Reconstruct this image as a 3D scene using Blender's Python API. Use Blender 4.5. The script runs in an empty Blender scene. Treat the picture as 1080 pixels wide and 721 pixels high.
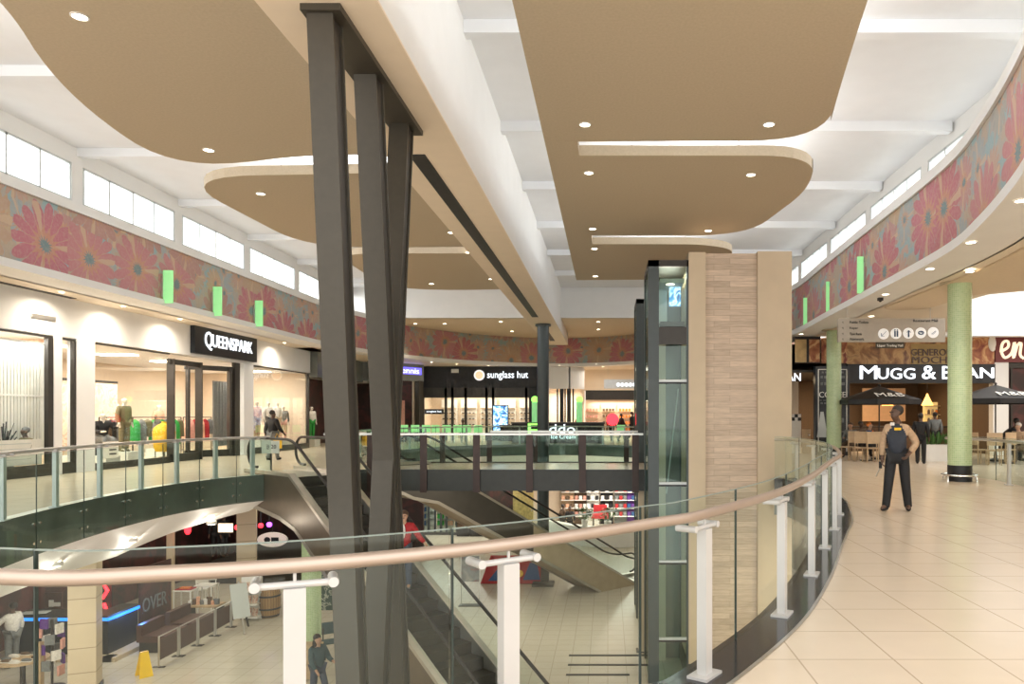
import bpy, math, random
from mathutils import Vector, Matrix
from mathutils.geometry import tessellate_polygon
random.seed(7)
D = bpy.data; SC = bpy.context.scene; COL = SC.collection
F, CX, CY, H = 770.0, 641.0, 439.0, 1.53
LOW = -5.2                       # lower mall floor level
def wx(px, d): return (px-CX)*d/F
def wz(py, d): return H-(py-CY)*d/F
R = math.radians

# ------------------------------------------------------------------ materials
def new_mat(name):
    m = D.materials.new(name); m.use_nodes = True
    nt = m.node_tree; b = nt.nodes['Principled BSDF']
    return m, nt, b
def lk(nt, a, b): nt.links.new(a, b)
def mat(name, col, rough=.5, metal=0, emit=0, ecol=None, var=.06, scale=6, bump=0, spec=None):
    m, nt, b = new_mat(name)
    b.inputs['Roughness'].default_value = rough; b.inputs['Metallic'].default_value = metal
    if spec is not None: b.inputs['Specular IOR Level'].default_value = spec
    tc = nt.nodes.new('ShaderNodeTexCoord'); n = nt.nodes.new('ShaderNodeTexNoise')
    n.inputs['Scale'].default_value = scale; n.inputs['Detail'].default_value = 3
    lk(nt, tc.outputs['Object'], n.inputs['Vector'])
    r = nt.nodes.new('ShaderNodeValToRGB'); cr = r.color_ramp
    cr.elements[0].position = .3; cr.elements[1].position = .7
    cr.elements[0].color = (*[max(0, c*(1-var)) for c in col], 1)
    cr.elements[1].color = (*[min(1, c*(1+var)) for c in col], 1)
    lk(nt, n.outputs['Fac'], r.inputs['Fac']); lk(nt, r.outputs['Color'], b.inputs['Base Color'])
    if emit:
        b.inputs['Emission Color'].default_value = (*(ecol or col), 1); b.inputs['Emission Strength'].default_value = emit
    if bump:
        bp = nt.nodes.new('ShaderNodeBump'); bp.inputs['Strength'].default_value = bump; bp.inputs['Distance'].default_value = .01
        lk(nt, n.outputs['Fac'], bp.inputs['Height']); lk(nt, bp.outputs['Normal'], b.inputs['Normal'])
    return m
def glass(name, tint, refl=.05, edge=.5):
    m = D.materials.new(name); m.use_nodes = True; nt = m.node_tree; nt.nodes.clear()
    out = nt.nodes.new('ShaderNodeOutputMaterial'); mx = nt.nodes.new('ShaderNodeMixShader')
    t = nt.nodes.new('ShaderNodeBsdfTransparent'); t.inputs['Color'].default_value = (*tint, 1)
    g = nt.nodes.new('ShaderNodeBsdfGlossy'); g.inputs['Roughness'].default_value = .02
    g.inputs['Color'].default_value = (.9, .95, .92, 1)
    lw = nt.nodes.new('ShaderNodeLayerWeight'); lw.inputs['Blend'].default_value = .15
    mr = nt.nodes.new('ShaderNodeMapRange'); mr.inputs['To Min'].default_value = refl; mr.inputs['To Max'].default_value = edge
    lk(nt, lw.outputs['Fresnel'], mr.inputs['Value']); lk(nt, mr.outputs['Result'], mx.inputs['Fac'])
    lk(nt, t.outputs[0], mx.inputs[1]); lk(nt, g.outputs[0], mx.inputs[2]); lk(nt, mx.outputs[0], out.inputs[0])
    return m
def brick(name, c1, c2, mortar, w, h, off=0., ms=.01, axes='xy', shift=(0, 0), rough=.4, uv=False, grain=None, spec=None, var=.05, metal=0):
    m, nt, b = new_mat(name); b.inputs['Roughness'].default_value = rough; b.inputs['Metallic'].default_value = metal
    if spec is not None: b.inputs['Specular IOR Level'].default_value = spec
    tc = nt.nodes.new('ShaderNodeTexCoord'); sp = nt.nodes.new('ShaderNodeSeparateXYZ'); cb = nt.nodes.new('ShaderNodeCombineXYZ')
    lk(nt, tc.outputs['UV' if uv else 'Object'], sp.inputs[0])
    idx = {'x': 0, 'y': 1, 'z': 2}
    for k in (0, 1):
        a = nt.nodes.new('ShaderNodeMath'); a.operation = 'ADD'; a.inputs[1].default_value = shift[k]
        lk(nt, sp.outputs[idx[axes[k]]], a.inputs[0]); lk(nt, a.outputs[0], cb.inputs[k])
    br = nt.nodes.new('ShaderNodeTexBrick'); br.offset = off; br.squash = 1
    for k, v in (('Scale', 1.), ('Mortar Size', ms), ('Mortar Smooth', .1), ('Brick Width', w), ('Row Height', h), ('Bias', 0.)):
        br.inputs[k].default_value = v
    br.inputs['Color1'].default_value = (*c1, 1); br.inputs['Color2'].default_value = (*c2, 1); br.inputs['Mortar'].default_value = (*mortar, 1)
    lk(nt, cb.outputs[0], br.inputs['Vector'])
    n = nt.nodes.new('ShaderNodeTexNoise'); n.inputs['Scale'].default_value = 3; n.inputs['Detail'].default_value = 4
    if grain:
        mp = nt.nodes.new('ShaderNodeMapping'); mp.inputs['Scale'].default_value = grain
        lk(nt, tc.outputs['Object'], mp.inputs[0]); lk(nt, mp.outputs[0], n.inputs['Vector'])
    else: lk(nt, tc.outputs['Object'], n.inputs['Vector'])
    mr = nt.nodes.new('ShaderNodeMapRange'); mr.inputs['To Min'].default_value = 1-var*2; mr.inputs['To Max'].default_value = 1+var*2
    lk(nt, n.outputs['Fac'], mr.inputs['Value'])
    mu = nt.nodes.new('ShaderNodeMix'); mu.data_type = 'RGBA'; mu.blend_type = 'MULTIPLY'; mu.inputs[0].default_value = 1
    lk(nt, br.outputs['Color'], mu.inputs[6]); lk(nt, mr.outputs['Result'], mu.inputs[7]); lk(nt, mu.outputs[2], b.inputs['Base Color'])
    return m
def mural_mat():
    m, nt, b = new_mat('floral_mural'); b.inputs['Roughness'].default_value = .65
    N = nt.nodes.new
    tc = N('ShaderNodeTexCoord')
    def mth(op, a, c=None, clamp=False):
        n = N('ShaderNodeMath'); n.operation = op; n.use_clamp = clamp
        for i, v in ((0, a), (1, c)):
            if v is None: continue
            if isinstance(v, (int, float)): n.inputs[i].default_value = v
            else: lk(nt, v, n.inputs[i])
        return n.outputs[0]
    def mix(f, a, c):
        n = N('ShaderNodeMix'); n.data_type = 'RGBA'
        if isinstance(f, (int, float)): n.inputs[0].default_value = f
        else: lk(nt, f, n.inputs[0])
        for i, v in ((6, a), (7, c)):
            if isinstance(v, tuple): n.inputs[i].default_value = (*v, 1)
            else: lk(nt, v, n.inputs[i])
        return n.outputs[2]
    def ramp(f, stops, const=True):
        n = N('ShaderNodeValToRGB'); cr = n.color_ramp
        if const: cr.interpolation = 'CONSTANT'
        while len(cr.elements) < len(stops): cr.elements.new(.5)
        for e, (p, c) in zip(cr.elements, stops): e.position = p; e.color = (*c, 1)
        lk(nt, f, n.inputs[0]); return n.outputs[0]
    # slight warp so that the petals look hand painted
    nz = N('ShaderNodeTexNoise'); nz.inputs['Scale'].default_value = 2.2; nz.inputs['Detail'].default_value = 2
    lk(nt, tc.outputs['UV'], nz.inputs['Vector'])
    sb = N('ShaderNodeVectorMath'); sb.operation = 'SUBTRACT'; sb.inputs[1].default_value = (.5, .5, .5); lk(nt, nz.outputs['Color'], sb.inputs[0])
    sc = N('ShaderNodeVectorMath'); sc.operation = 'SCALE'; sc.inputs['Scale'].default_value = .16; lk(nt, sb.outputs[0], sc.inputs[0])
    ad = N('ShaderNodeVectorMath'); ad.operation = 'ADD'; lk(nt, tc.outputs['UV'], ad.inputs[0]); lk(nt, sc.outputs[0], ad.inputs[1])
    def flowers(scale, npet, stops, seed):
        of = N('ShaderNodeVectorMath'); of.operation = 'ADD'; of.inputs[1].default_value = (seed, seed*.37, 0); lk(nt, ad.outputs[0], of.inputs[0])
        v = N('ShaderNodeTexVoronoi'); v.voronoi_dimensions = '2D'; v.inputs['Scale'].default_value = scale; v.inputs['Randomness'].default_value = .75
        lk(nt, of.outputs[0], v.inputs['Vector'])
        df = N('ShaderNodeVectorMath'); df.operation = 'SUBTRACT'; lk(nt, of.outputs[0], df.inputs[0]); lk(nt, v.outputs['Position'], df.inputs[1])
        s = N('ShaderNodeSeparateXYZ'); lk(nt, df.outputs[0], s.inputs[0])
        ang = mth('ARCTAN2', s.outputs[1], s.outputs[0])
        dist = mth('MULTIPLY', v.outputs['Distance'], 1.0)
        rs = N('ShaderNodeSeparateColor'); lk(nt, v.outputs['Color'], rs.inputs[0])
        pet = mth('ABSOLUTE', mth('SINE', mth('ADD', mth('MULTIPLY', ang, npet/2), mth('MULTIPLY', rs.outputs[1], 6))))
        edge = mth('ADD', .30, mth('MULTIPLY', mth('POWER', pet, .55), .22+.0*npet))
        inside = mth('GREATER_THAN', edge, dist)
        col = ramp(rs.outputs[0], stops)
        shade = mix(mth('MULTIPLY', dist, 1.1, True), col, mix(.4, col, (.34, .08, .11)))
        big = mth('MULTIPLY', mth('GREATER_THAN', mth('SINE', mth('ADD', mth('MULTIPLY', ang, 3.5), 1.3)), .93), mth('LESS_THAN', dist, .5))
        shade = mix(mth('MULTIPLY', big, .8), shade, (.72, .52, .33))
        line = mth('LESS_THAN', pet, mth('ADD', .17, mth('MULTIPLY', dist, -.18)))
        shade = mix(mth('MULTIPLY', line, .75), shade, (.62, .42, .27))
        inner = mth('LESS_THAN', mth('ADD', dist, mth('MULTIPLY', pet, .10)), .25)
        shade = mix(mth('MULTIPLY', inner, .7), shade, (.66, .33, .17))
        core = mth('LESS_THAN', mth('ADD', dist, mth('MULTIPLY', pet, .05)), .115)
        shade = mix(core, shade, (.13, .27, .30))
        return shade, inside
    pinks = [(0, (.60, .15, .20)), (.3, (.66, .24, .27)), (.55, (.55, .30, .25)), (.7, (.62, .17, .24)), (.85, (.62, .45, .28))]
    softs = [(0, (.62, .43, .32)), (.25, (.36, .52, .56)), (.45, (.60, .32, .30)), (.62, (.55, .46, .32)), (.8, (.40, .47, .43)), (.9, (.62, .48, .28))]
    bg = N('ShaderNodeTexNoise'); bg.inputs['Scale'].default_value = 1.6; lk(nt, tc.outputs['UV'], bg.inputs['Vector'])
    base = ramp(bg.outputs['Fac'], [(0, (.52, .43, .32)), (.46, (.46, .44, .40)), (.52, (.30, .50, .55)), (.62, (.58, .40, .33))])
    sm, im = flowers(.95, 17, softs, 11.3)
    bgc, ib = flowers(.52, 15, pinks, 3.1)
    c = mix(im, base, sm); c = mix(ib, c, bgc)
    st = N('ShaderNodeTexNoise'); st.inputs['Scale'].default_value = 14; st.inputs['Detail'].default_value = 4; lk(nt, ad.outputs[0], st.inputs['Vector'])
    c = mix(mth('MULTIPLY', mth('SUBTRACT', st.outputs['Fac'], .42, True), 1.0), c, (.66, .52, .42))
    c = mix(.14, c, (.46, .38, .35)); c = mix(.20, c, (.14, .11, .10)); lk(nt, c, b.inputs['Base Color'])
    return m
def picture_mat(name, stops, scale=3, rough=.5, emit=0):
    m, nt, b = new_mat(name); b.inputs['Roughness'].default_value = rough
    tc = nt.nodes.new('ShaderNodeTexCoord'); n = nt.nodes.new('ShaderNodeTexNoise'); n.inputs['Scale'].default_value = scale; n.inputs['Detail'].default_value = 5; n.inputs['Distortion'].default_value = 1.2
    r = nt.nodes.new('ShaderNodeValToRGB'); cr = r.color_ramp
    while len(cr.elements) < len(stops): cr.elements.new(.5)
    for e, (p, c) in zip(cr.elements, stops): e.position = p; e.color = (*c, 1)
    lk(nt, tc.outputs['Object'], n.inputs['Vector']); lk(nt, n.outputs['Fac'], r.inputs[0]); lk(nt, r.outputs[0], b.inputs['Base Color'])
    if emit: lk(nt, r.outputs[0], b.inputs['Emission Color']); b.inputs['Emission Strength'].default_value = emit
    return m

M = dict(
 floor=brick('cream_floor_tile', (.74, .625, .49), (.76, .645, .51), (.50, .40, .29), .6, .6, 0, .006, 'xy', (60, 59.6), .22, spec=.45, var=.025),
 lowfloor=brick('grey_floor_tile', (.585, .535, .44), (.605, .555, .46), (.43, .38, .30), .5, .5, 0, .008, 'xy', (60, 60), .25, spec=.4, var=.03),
 kerb=mat('black_granite', (.022, .022, .026), .12, scale=60, var=.5),
 rail=mat('handrail_steel', (.50, .405, .34), .42, .75, var=.03),
 steel=mat('brushed_steel', (.62, .60, .57), .3, .9, var=.05),
 whitemetal=mat('white_post_paint', (.56, .545, .53), .35, .1, var=.02),
 bluemetal=mat('grey_post_paint', (.60, .64, .64), .4, .2, var=.02),
 glass=glass('rail_glass', (.95, .98, .962), .018, .30),
 glassd=glass('far_rail_glass', (.89, .955, .93), .025, .32),
 glassc=glass('shop_glass', (.985, .99, .985), .012, .2),
 glassl=glass('lift_glass', (.78, .87, .84), .035, .35),
 slate=mat('slate_fascia', (.20, .215, .195), .25, .15, var=.2, scale=1.2),
 glassedge=mat('glass_edge', (.24, .29, .26), .4, var=.05), jointedge=mat('glass_joint', (.02, .035, .03), .3, var=.1),
 dark=mat('dark_bronze', (.045, .040, .035), .4, .3, var=.1),
 strut=mat('strut_paint', (.060, .052, .039), .45, .25, var=.06, scale=12),
 bridge=mat('bridge_paint', (.036, .038, .035), .45, .2, var=.08),
 brown=mat('brown_post', (.042, .020, .016), .45, .1, var=.15),
 teal=mat('blue_grey_column', (.060, .075, .078), .4, .1, var=.06),
 white=mat('white_paint', (.82, .81, .79), .6, var=.015, scale=2),
 roof=mat('roof_white', (.84, .85, .87), .7, var=.015, scale=2),
 cream=mat('cream_paint', (.80, .70, .56), .6, var=.02, scale=2),
 tan=mat('tan_plaster', (.52, .43, .31), .75, var=.05, scale=25, bump=.06),
 tanl=mat('light_tan_plaster', (.70, .57, .41), .7, var=.03, scale=12),
 beam=mat('beam_soffit', (.82, .69, .54), .65, var=.02, scale=3),
 beige=mat('beige_cladding', (.60, .49, .345), .5, var=.04, scale=2),
 wood=brick('wood_planks', (.66, .53, .41), (.51, .40, .30), (.36, .27, .19), 1.1, .145, .37, .004, 'xz', (20, 20), .5, grain=(1.2, 1, 14), var=.16),
 mural=mural_mat(),
 lamp=mat('lamp_glow', (1, .9, .75), .4, emit=6, ecol=(1, .86, .66)),
 green=brick('green_mosaic', (.40, .56, .30), (.50, .64, .36), (.62, .70, .48), .045, .045, 0, .004, 'xy', (5, 20), .25, uv=True, var=.06),
 greenfin=mat('green_fin', (.38, .80, .36), .4, emit=.22, ecol=(.3, .9, .35)),  # glow added to the colour to brighten fins, chairs and posts
 black=mat('matt_black', (.012, .012, .014), .5, var=.3),
 navy=mat('sign_navy', (.010, .014, .020), .3, var=.2),
 letter=mat('lit_white_letters', (.9, .93, 1), .4, emit=.9, ecol=(.85, .92, 1)),
 plain=mat('print_white', (.85, .84, .80), .6, var=.02),
 glim=mat('lit_green_letters', (.30, .95, .12), .4, emit=1.2, ecol=(.25, .95, .10)),
 warm=mat('warm_wall', (.80, .67, .53), .7, var=.03),
 warmf=picture_mat('patterned_wall', [(.35, (.80, .60, .42)), (.48, (.86, .72, .58)), (.52, (.70, .42, .28)), (.6, (.86, .72, .58))], 2.2),
 blind=mat('white_blind', (.80, .80, .74), .6, var=.03),
 tilecol=brick('stone_cladding', (.55, .45, .32), (.58, .48, .34), (.33, .26, .18), 2., .6, 0, .012, 'xz', (30.3, 30.1), .5, var=.04),
 lowwhite=mat('bulkhead_white', (.86, .84, .82), .6, var=.02),
 lowceil=mat('lower_ceiling', (.55, .48, .40), .7, var=.03),
 darkwall=picture_mat('dark_shop_wall', [(.3, (.025, .018, .016)), (.5, (.05, .022, .02)), (.62, (.10, .03, .028)), (.75, (.03, .025, .025))], 1.3),
 blue=mat('blue_led', (.02, .2, .8), .4, emit=1.0, ecol=(.02, .22, .95)),
 red=mat('red_neon', (.9, .02, .03), .4, emit=2.5, ecol=(1, .02, .03)),
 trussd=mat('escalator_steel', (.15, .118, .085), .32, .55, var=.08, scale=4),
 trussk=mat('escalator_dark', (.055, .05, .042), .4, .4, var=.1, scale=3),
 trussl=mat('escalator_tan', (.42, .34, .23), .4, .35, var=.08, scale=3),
 deck=mat('bright_trim', (.52, .48, .42), .3, .85, var=.05),
 rubber=mat('black_rubber', (.018, .016, .015), .45, var=.2),
 step=brick('ribbed_step', (.055, .046, .037), (.065, .055, .044), (.02, .017, .014), 3, .02, 0, .006, 'xy', (9, 9), .45, var=.05, metal=.3),
 chrome=mat('chrome', (.8, .79, .77), .12, 1, var=.02),
 yellow=mat('yellow_plastic', (.85, .55, .01), .4, var=.04),
 oak=brick('barrel_oak', (.30, .17, .06), (.36, .21, .08), (.10, .05, .02), .09, 3, 0, .006, 'xy', (5, 5), .5, uv=True, var=.1),
 chair=mat('pale_wood', (.50, .36, .22), .5, var=.1),
 darkbrown=mat('dark_brown_vinyl', (.085, .042, .033), .4, var=.12),
 plant=mat('leaf_green', (.06, .16, .03), .5, var=.4, scale=30),
 screen=picture_mat('blue_screen', [(.35, (.02, .05, .2)), (.48, (.1, .35, .7)), (.56, (.75, .9, 1)), (.66, (.05, .2, .5))], 3, emit=.9),
)
for n, c in dict(skinb=(.10, .052, .032), skinl=(.50, .30, .20), skinm=(.72, .66, .58), hair=(.015, .011, .009), hairb=(.07, .035, .018), hairw=(.6, .55, .5),
                 cnavy=(.022, .027, .040), ctan=(.46, .31, .19), cblack=(.010, .010, .012), cred=(.36, .015, .020), cjean=(.06, .075, .11), cgrey=(.16, .17, .17), cwhite=(.75, .72, .68),
                 cblue=(.02, .08, .22), corange=(.75, .22, .04), cyellow=(.85, .50, .02), colive=(.16, .14, .07), cpeach=(.75, .42, .28), cgreen=(.03, .35, .06), cpink=(.60, .30, .24), cteal=(.05, .09, .10), cbrown=(.12, .075, .045), cpurple=(.10, .03, .22)).items():
    M[n] = mat(n, c, .7 if n[0] == 'c' else .5, var=.15, scale=18)

# ------------------------------------------------------------------ geometry
def wloc(o):
    v = Vector((0, 0, 0))
    while o is not None: v = v + Vector(o.location); o = o.parent
    return v
class MB:
    def __init__(s): s.v = []; s.f = []; s.uv = {}
    def add(s, vs, fs):
        b = len(s.v); s.v += [tuple(v) for v in vs]; s.f += [tuple(i+b for i in f) for f in fs]; return s
    def quad(s, a, b, c, d): return s.add([a, b, c, d], [(0, 1, 2, 3)])
    def box(s, x0, x1, y0, y1, z0, z1):
        return s.add([(x0, y0, z0), (x1, y0, z0), (x1, y1, z0), (x0, y1, z0), (x0, y0, z1), (x1, y0, z1), (x1, y1, z1), (x0, y1, z1)],
                     [(0, 3, 2, 1), (4, 5, 6, 7), (0, 1, 5, 4), (1, 2, 6, 5), (2, 3, 7, 6), (3, 0, 4, 7)])
    def bx(s, c, size, rz=0, mtx=None):
        hx, hy, hz = [k/2 for k in size]; m = mtx or Matrix.Rotation(rz, 3, 'Z'); c = Vector(c)
        vs = [c+m @ Vector((sx*hx, sy*hy, sz*hz)) for sz in (-1, 1) for sx, sy in ((-1, -1), (1, -1), (1, 1), (-1, 1))]
        return s.add(vs, [(0, 3, 2, 1), (4, 5, 6, 7), (0, 1, 5, 4), (1, 2, 6, 5), (2, 3, 7, 6), (3, 0, 4, 7)])
    def bar(s, p0, p1, w, h, up=(0, 0, 1)):          # rectangular bar from p0 to p1
        p0 = Vector(p0); p1 = Vector(p1); d = (p1-p0).normalized(); a = d.cross(Vector(up))
        if a.length < 1e-4: a = Vector((1, 0, 0))
        a.normalize(); b = a.cross(d)
        vs = [p+a*sx*w/2+b*sy*h/2 for p in (p0, p1) for sx, sy in ((-1, -1), (1, -1), (1, 1), (-1, 1))]
        return s.add(vs, [(0, 1, 2, 3), (7, 6, 5, 4), (0, 4, 5, 1), (1, 5, 6, 2), (2, 6, 7, 3), (3, 7, 4, 0)])
    def cyl(s, p0, p1, r0, r1=None, n=16, uvs=False):
        r1 = r0 if r1 is None else r1; p0 = Vector(p0); p1 = Vector(p1); d = (p1-p0).normalized()
        a = d.orthogonal().normalized() if abs(d.z) < .999 else Vector((1, 0, 0)); b = d.cross(a)
        vs = []
        for p, r in ((p0, r0), (p1, r1)):
            for k in range(n): t = 2*math.pi*k/n; vs.append(p+a*math.cos(t)*r+b*math.sin(t)*r)
        fs = [(k, (k+1) % n, n+(k+1) % n, n+k) for k in range(n)]
        base = len(s.f)
        s.add(vs, fs+[tuple(range(n-1, -1, -1)), tuple(range(n, 2*n))])
        if uvs:
            L = (p1-p0).length
            for k in range(n):
                u0 = 2*math.pi*r0*k/n; u1 = 2*math.pi*r0*(k+1)/n
                s.uv[base+k] = [(u0, 0), (u1, 0), (u1, L), (u0, L)]
        return s
    def tube(s, pts, r, n=10, caps=True):
        pts = [Vector(p) for p in pts]; rings = []; prev = None
        for i, p in enumerate(pts):
            d = (pts[min(i+1, len(pts)-1)]-pts[max(i-1, 0)]).normalized()
            if prev is None: a = d.orthogonal().normalized()
            else:
                a = prev-d*prev.dot(d); a = a.normalized() if a.length > 1e-5 else d.orthogonal().normalized()
            prev = a; b = d.cross(a)
            rings.append([p+(a*math.cos(2*math.pi*k/n)+b*math.sin(2*math.pi*k/n))*r for k in range(n)])
        vs = [v for q in rings for v in q]; fs = []
        for i in range(len(pts)-1):
            for k in range(n): fs.append((i*n+k, i*n+(k+1) % n, (i+1)*n+(k+1) % n, (i+1)*n+k))
        if caps: fs += [tuple(range(n-1, -1, -1)), tuple(range((len(pts)-1)*n, len(pts)*n))]
        return s.add(vs, fs)
    def lathe(s, c, prof, n=24, caps=True, uvs=False):   # prof: (r, z)
        c = Vector(c); vs = []; fs = []; base = len(s.f)
        for r, z in prof:
            for k in range(n): t = 2*math.pi*k/n; vs.append(c+Vector((r*math.cos(t), r*math.sin(t), z)))
        m = len(prof); q = 0
        for i in range(m-1):
            for k in range(n):
                fs.append((i*n+k, i*n+(k+1) % n, (i+1)*n+(k+1) % n, (i+1)*n+k))
                if uvs:
                    rr = max(p[0] for p in prof); u0 = 2*math.pi*rr*k/n; u1 = 2*math.pi*rr*(k+1)/n
                    s.uv[base+q] = [(u0, prof[i][1]), (u1, prof[i][1]), (u1, prof[i+1][1]), (u0, prof[i+1][1])]
                q += 1
        if caps: fs += [tuple(range(n-1, -1, -1)), tuple(range((m-1)*n, m*n))]
        return s.add(vs, fs)
    def ball(s, c, r, n=14, m=9, sc=(1, 1, 1)):
        prof = [(max(.001, math.sin(math.pi*i/m)), -math.cos(math.pi*i/m)) for i in range(m+1)]
        c = Vector(c); vs = []; fs = []
        for rr, z in prof:
            for k in range(n): t = 2*math.pi*k/n; vs.append(c+Vector((rr*math.cos(t)*r*sc[0], rr*math.sin(t)*r*sc[1], z*r*sc[2])))
        for i in range(m):
            for k in range(n): fs.append((i*n+k, i*n+(k+1) % n, (i+1)*n+(k+1) % n, (i+1)*n+k))
        return s.add(vs, fs)
    def prism(s, poly, z0, z1, sides=True):                       # any simple polygon, extruded
        poly = [(p[0], p[1]) for p in poly]; n = len(poly)
        tri = tessellate_polygon([[Vector((x, y, 0)) for x, y in poly]])
        vs = [(x, y, z0) for x, y in poly]+[(x, y, z1) for x, y in poly]
        fs = [tuple(t) for t in tri]+[tuple(i+n for i in t) for t in tri]
        if sides: fs += [(k, (k+1) % n, n+(k+1) % n, n+k) for k in range(n)]
        return s.add(vs, fs)
    def build(s, name, m, parent=None, smooth=True, angle=35, **props):
        me = D.meshes.new(name); off = wloc(parent) if parent is not None else Vector((0, 0, 0))
        me.from_pydata([tuple(Vector(v)-off) for v in s.v], [], s.f); me.validate(verbose=False) if False else None
        if s.uv:
            ul = me.uv_layers.new(name='UVMap')
            for p in me.polygons:
                if p.index in s.uv:
                    for li, w in zip(p.loop_indices, s.uv[p.index]): ul.data[li].uv = w
        me.materials.append(M[m] if isinstance(m, str) else m)
        if smooth:
            me.shade_smooth(); me.set_sharp_from_angle(angle=R(angle))
        o = D.objects.new(name, me); COL.objects.link(o); o.parent = parent
        for k, v in props.items(): o[k] = v
        return o
def tag(o, label, cat, group=None):
    o['label'] = label; o['category'] = cat
    if group: o['group'] = group
    return o
def thing(name, label, cat, loc=(0, 0, 0), group=None, rz=0):
    o = D.objects.new(name, None); COL.objects.link(o); o.location = loc; o.rotation_euler = (0, 0, rz)
    o.empty_display_size = .2
    return tag(o, label, cat, group)
TR = [0]
def struct(name, mb, m, smooth=True):
    if name.split('_')[0] in ('trim', 'beam'): TR[0] += 1; name = 'trim_%d' % TR[0]
    return mb.build(name, m, None, smooth, kind='structure')
def copy_tree(o, parent=None):
    c = o.copy(); COL.objects.link(c); c.parent = parent
    for ch in o.children: copy_tree(ch, c)
    return c
def reloc(o, loc, rz=0):
    o.location = loc; o.rotation_euler = (0, 0, rz); return o
def catmull(pts, step=.12):
    out = []; P = [Vector(p) for p in pts]; P = [P[0]*2-P[1]]+P+[P[-1]*2-P[-2]]
    for i in range(1, len(P)-2):
        n = max(1, int((P[i+1]-P[i]).length/step))
        for k in range(n):
            t = k/n; a, b, c, d = P[i-1:i+3]
            out.append(.5*((2*b)+(c-a)*t+(2*a-5*b+4*c-d)*t*t+(3*b-a-3*c+d)*t**3))
    out.append(P[-2]); return out
def tang(c, i):
    d = c[min(i+1, len(c)-1)]-c[max(i-1, 0)]; return d.normalized()
def offset(c, o):            # positive = to the right of travel
    return [c[i]+Vector((tang(c, i).y, -tang(c, i).x))*o for i in range(len(c))]
def arclen(c):
    s = [0.]
    for i in range(1, len(c)): s.append(s[-1]+(c[i]-c[i-1]).length)
    return s
def at_len(c, L):
    s = arclen(c); L = max(0, min(L, s[-1]))
    for i in range(1, len(c)):
        if s[i] >= L:
            t = (L-s[i-1])/max(1e-6, s[i]-s[i-1]); return c[i-1].lerp(c[i], t), (c[i]-c[i-1]).normalized()
    return c[-1], tang(c, len(c)-1)
def near_len(c, p):
    s = arclen(c); p = Vector(p); k = min(range(len(c)), key=lambda i: (c[i]-p).length); return s[k]
def sub(c, a, b):
    s = arclen(c); out = [at_len(c, a)[0]]+[c[i] for i in range(len(c)) if a < s[i] < b]+[at_len(c, b)[0]]; return out
def strip(c0, c1, z0, z1, mb=None, u0=0):   # ribbon between two plan curves of equal length
    mb = mb or MB(); s = arclen(c0)
    for i in range(len(c0)-1):
        mb.uv[len(mb.f)] = [(u0+s[i], z0), (u0+s[i+1], z0), (u0+s[i+1], z1), (u0+s[i], z1)]
        mb.add([(*c0[i], z0), (*c0[i+1], z0), (*c1[i+1], z1), (*c1[i], z1)], [(0, 1, 2, 3)])
    return mb
def sheet(c, z0, z1, th=.012):     # thin upright panel along a plan curve
    a = offset(c, th/2); b = offset(c, -th/2); mb = MB()
    strip(a, a, z0, z1, mb); strip(b, b, z0, z1, mb)
    for z in (z0, z1):
        for i in range(len(c)-1): mb.add([(*a[i], z), (*a[i+1], z), (*b[i+1], z), (*b[i], z)], [(0, 1, 2, 3)])
    for i in (0, len(c)-1): mb.add([(*a[i], z0), (*b[i], z0), (*b[i], z1), (*a[i], z1)], [(0, 1, 2, 3)])
    mb.uv = {}
    return mb
def text(s, name, m, parent, loc, face='front', width=None, height=None, depth=.02, shear=0, mtx=None, **props):
    cu = D.curves.new('t', 'FONT'); cu.body = s; cu.size = 1; cu.extrude = 0; cu.align_x = 'CENTER'; cu.align_y = 'CENTER'; cu.resolution_u = 3; cu.shear = shear
    cu.extrude = .03
    o = D.objects.new('t', cu); COL.objects.link(o); dg = bpy.context.evaluated_depsgraph_get()
    me = D.meshes.new_from_object(o.evaluated_get(dg)); D.objects.remove(o)
    xs = [v.co.x for v in me.vertices]; ys = [v.co.y for v in me.vertices]
    w = max(xs)-min(xs); h = max(ys)-min(ys); mx = (max(xs)+min(xs))/2; my = (max(ys)+min(ys))/2
    sx = width/w if width else height/h; sy = height/h if height else sx
    rot = mtx or (Matrix.Rotation(R(90), 3, 'X') if face == 'front' else Matrix.Rotation(R(90), 3, 'Z') @ Matrix.Rotation(R(90), 3, 'X'))
    off = wloc(parent) if parent is not None else Vector((0, 0, 0))
    for v in me.vertices:
        q = Vector(((v.co.x-mx)*sx, (v.co.y-my)*sy, v.co.z/.03*depth)); v.co = rot @ q+Vector(loc)-off
    me.materials.clear(); me.materials.append(M[m] if isinstance(m, str) else m)
    ob = D.objects.new(name, me); COL.objects.link(ob); ob.parent = parent
    for k, v in props.items(): ob[k] = v
    return ob
def area(loc, rot, sx, sy, power, col=(1, .93, .82), spread=180):
    l = D.lights.new('area_lamp', 'AREA'); l.shape = 'RECTANGLE'; l.size = sx; l.size_y = sy; l.energy = power; l.color = col; l.spread = R(spread)
    o = D.objects.new('area_lamp', l); COL.objects.link(o); o.location = loc; o.rotation_euler = rot; return o
def spot(loc, power, size=95, blend=.6, col=(1, .86, .66), rad=.05):
    l = D.lights.new('spot_lamp', 'SPOT'); l.energy = power; l.spot_size = R(size); l.spot_blend = blend; l.color = col; l.shadow_soft_size = rad
    o = D.objects.new('spot_lamp', l); COL.objects.link(o); o.location = loc; return o
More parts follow.
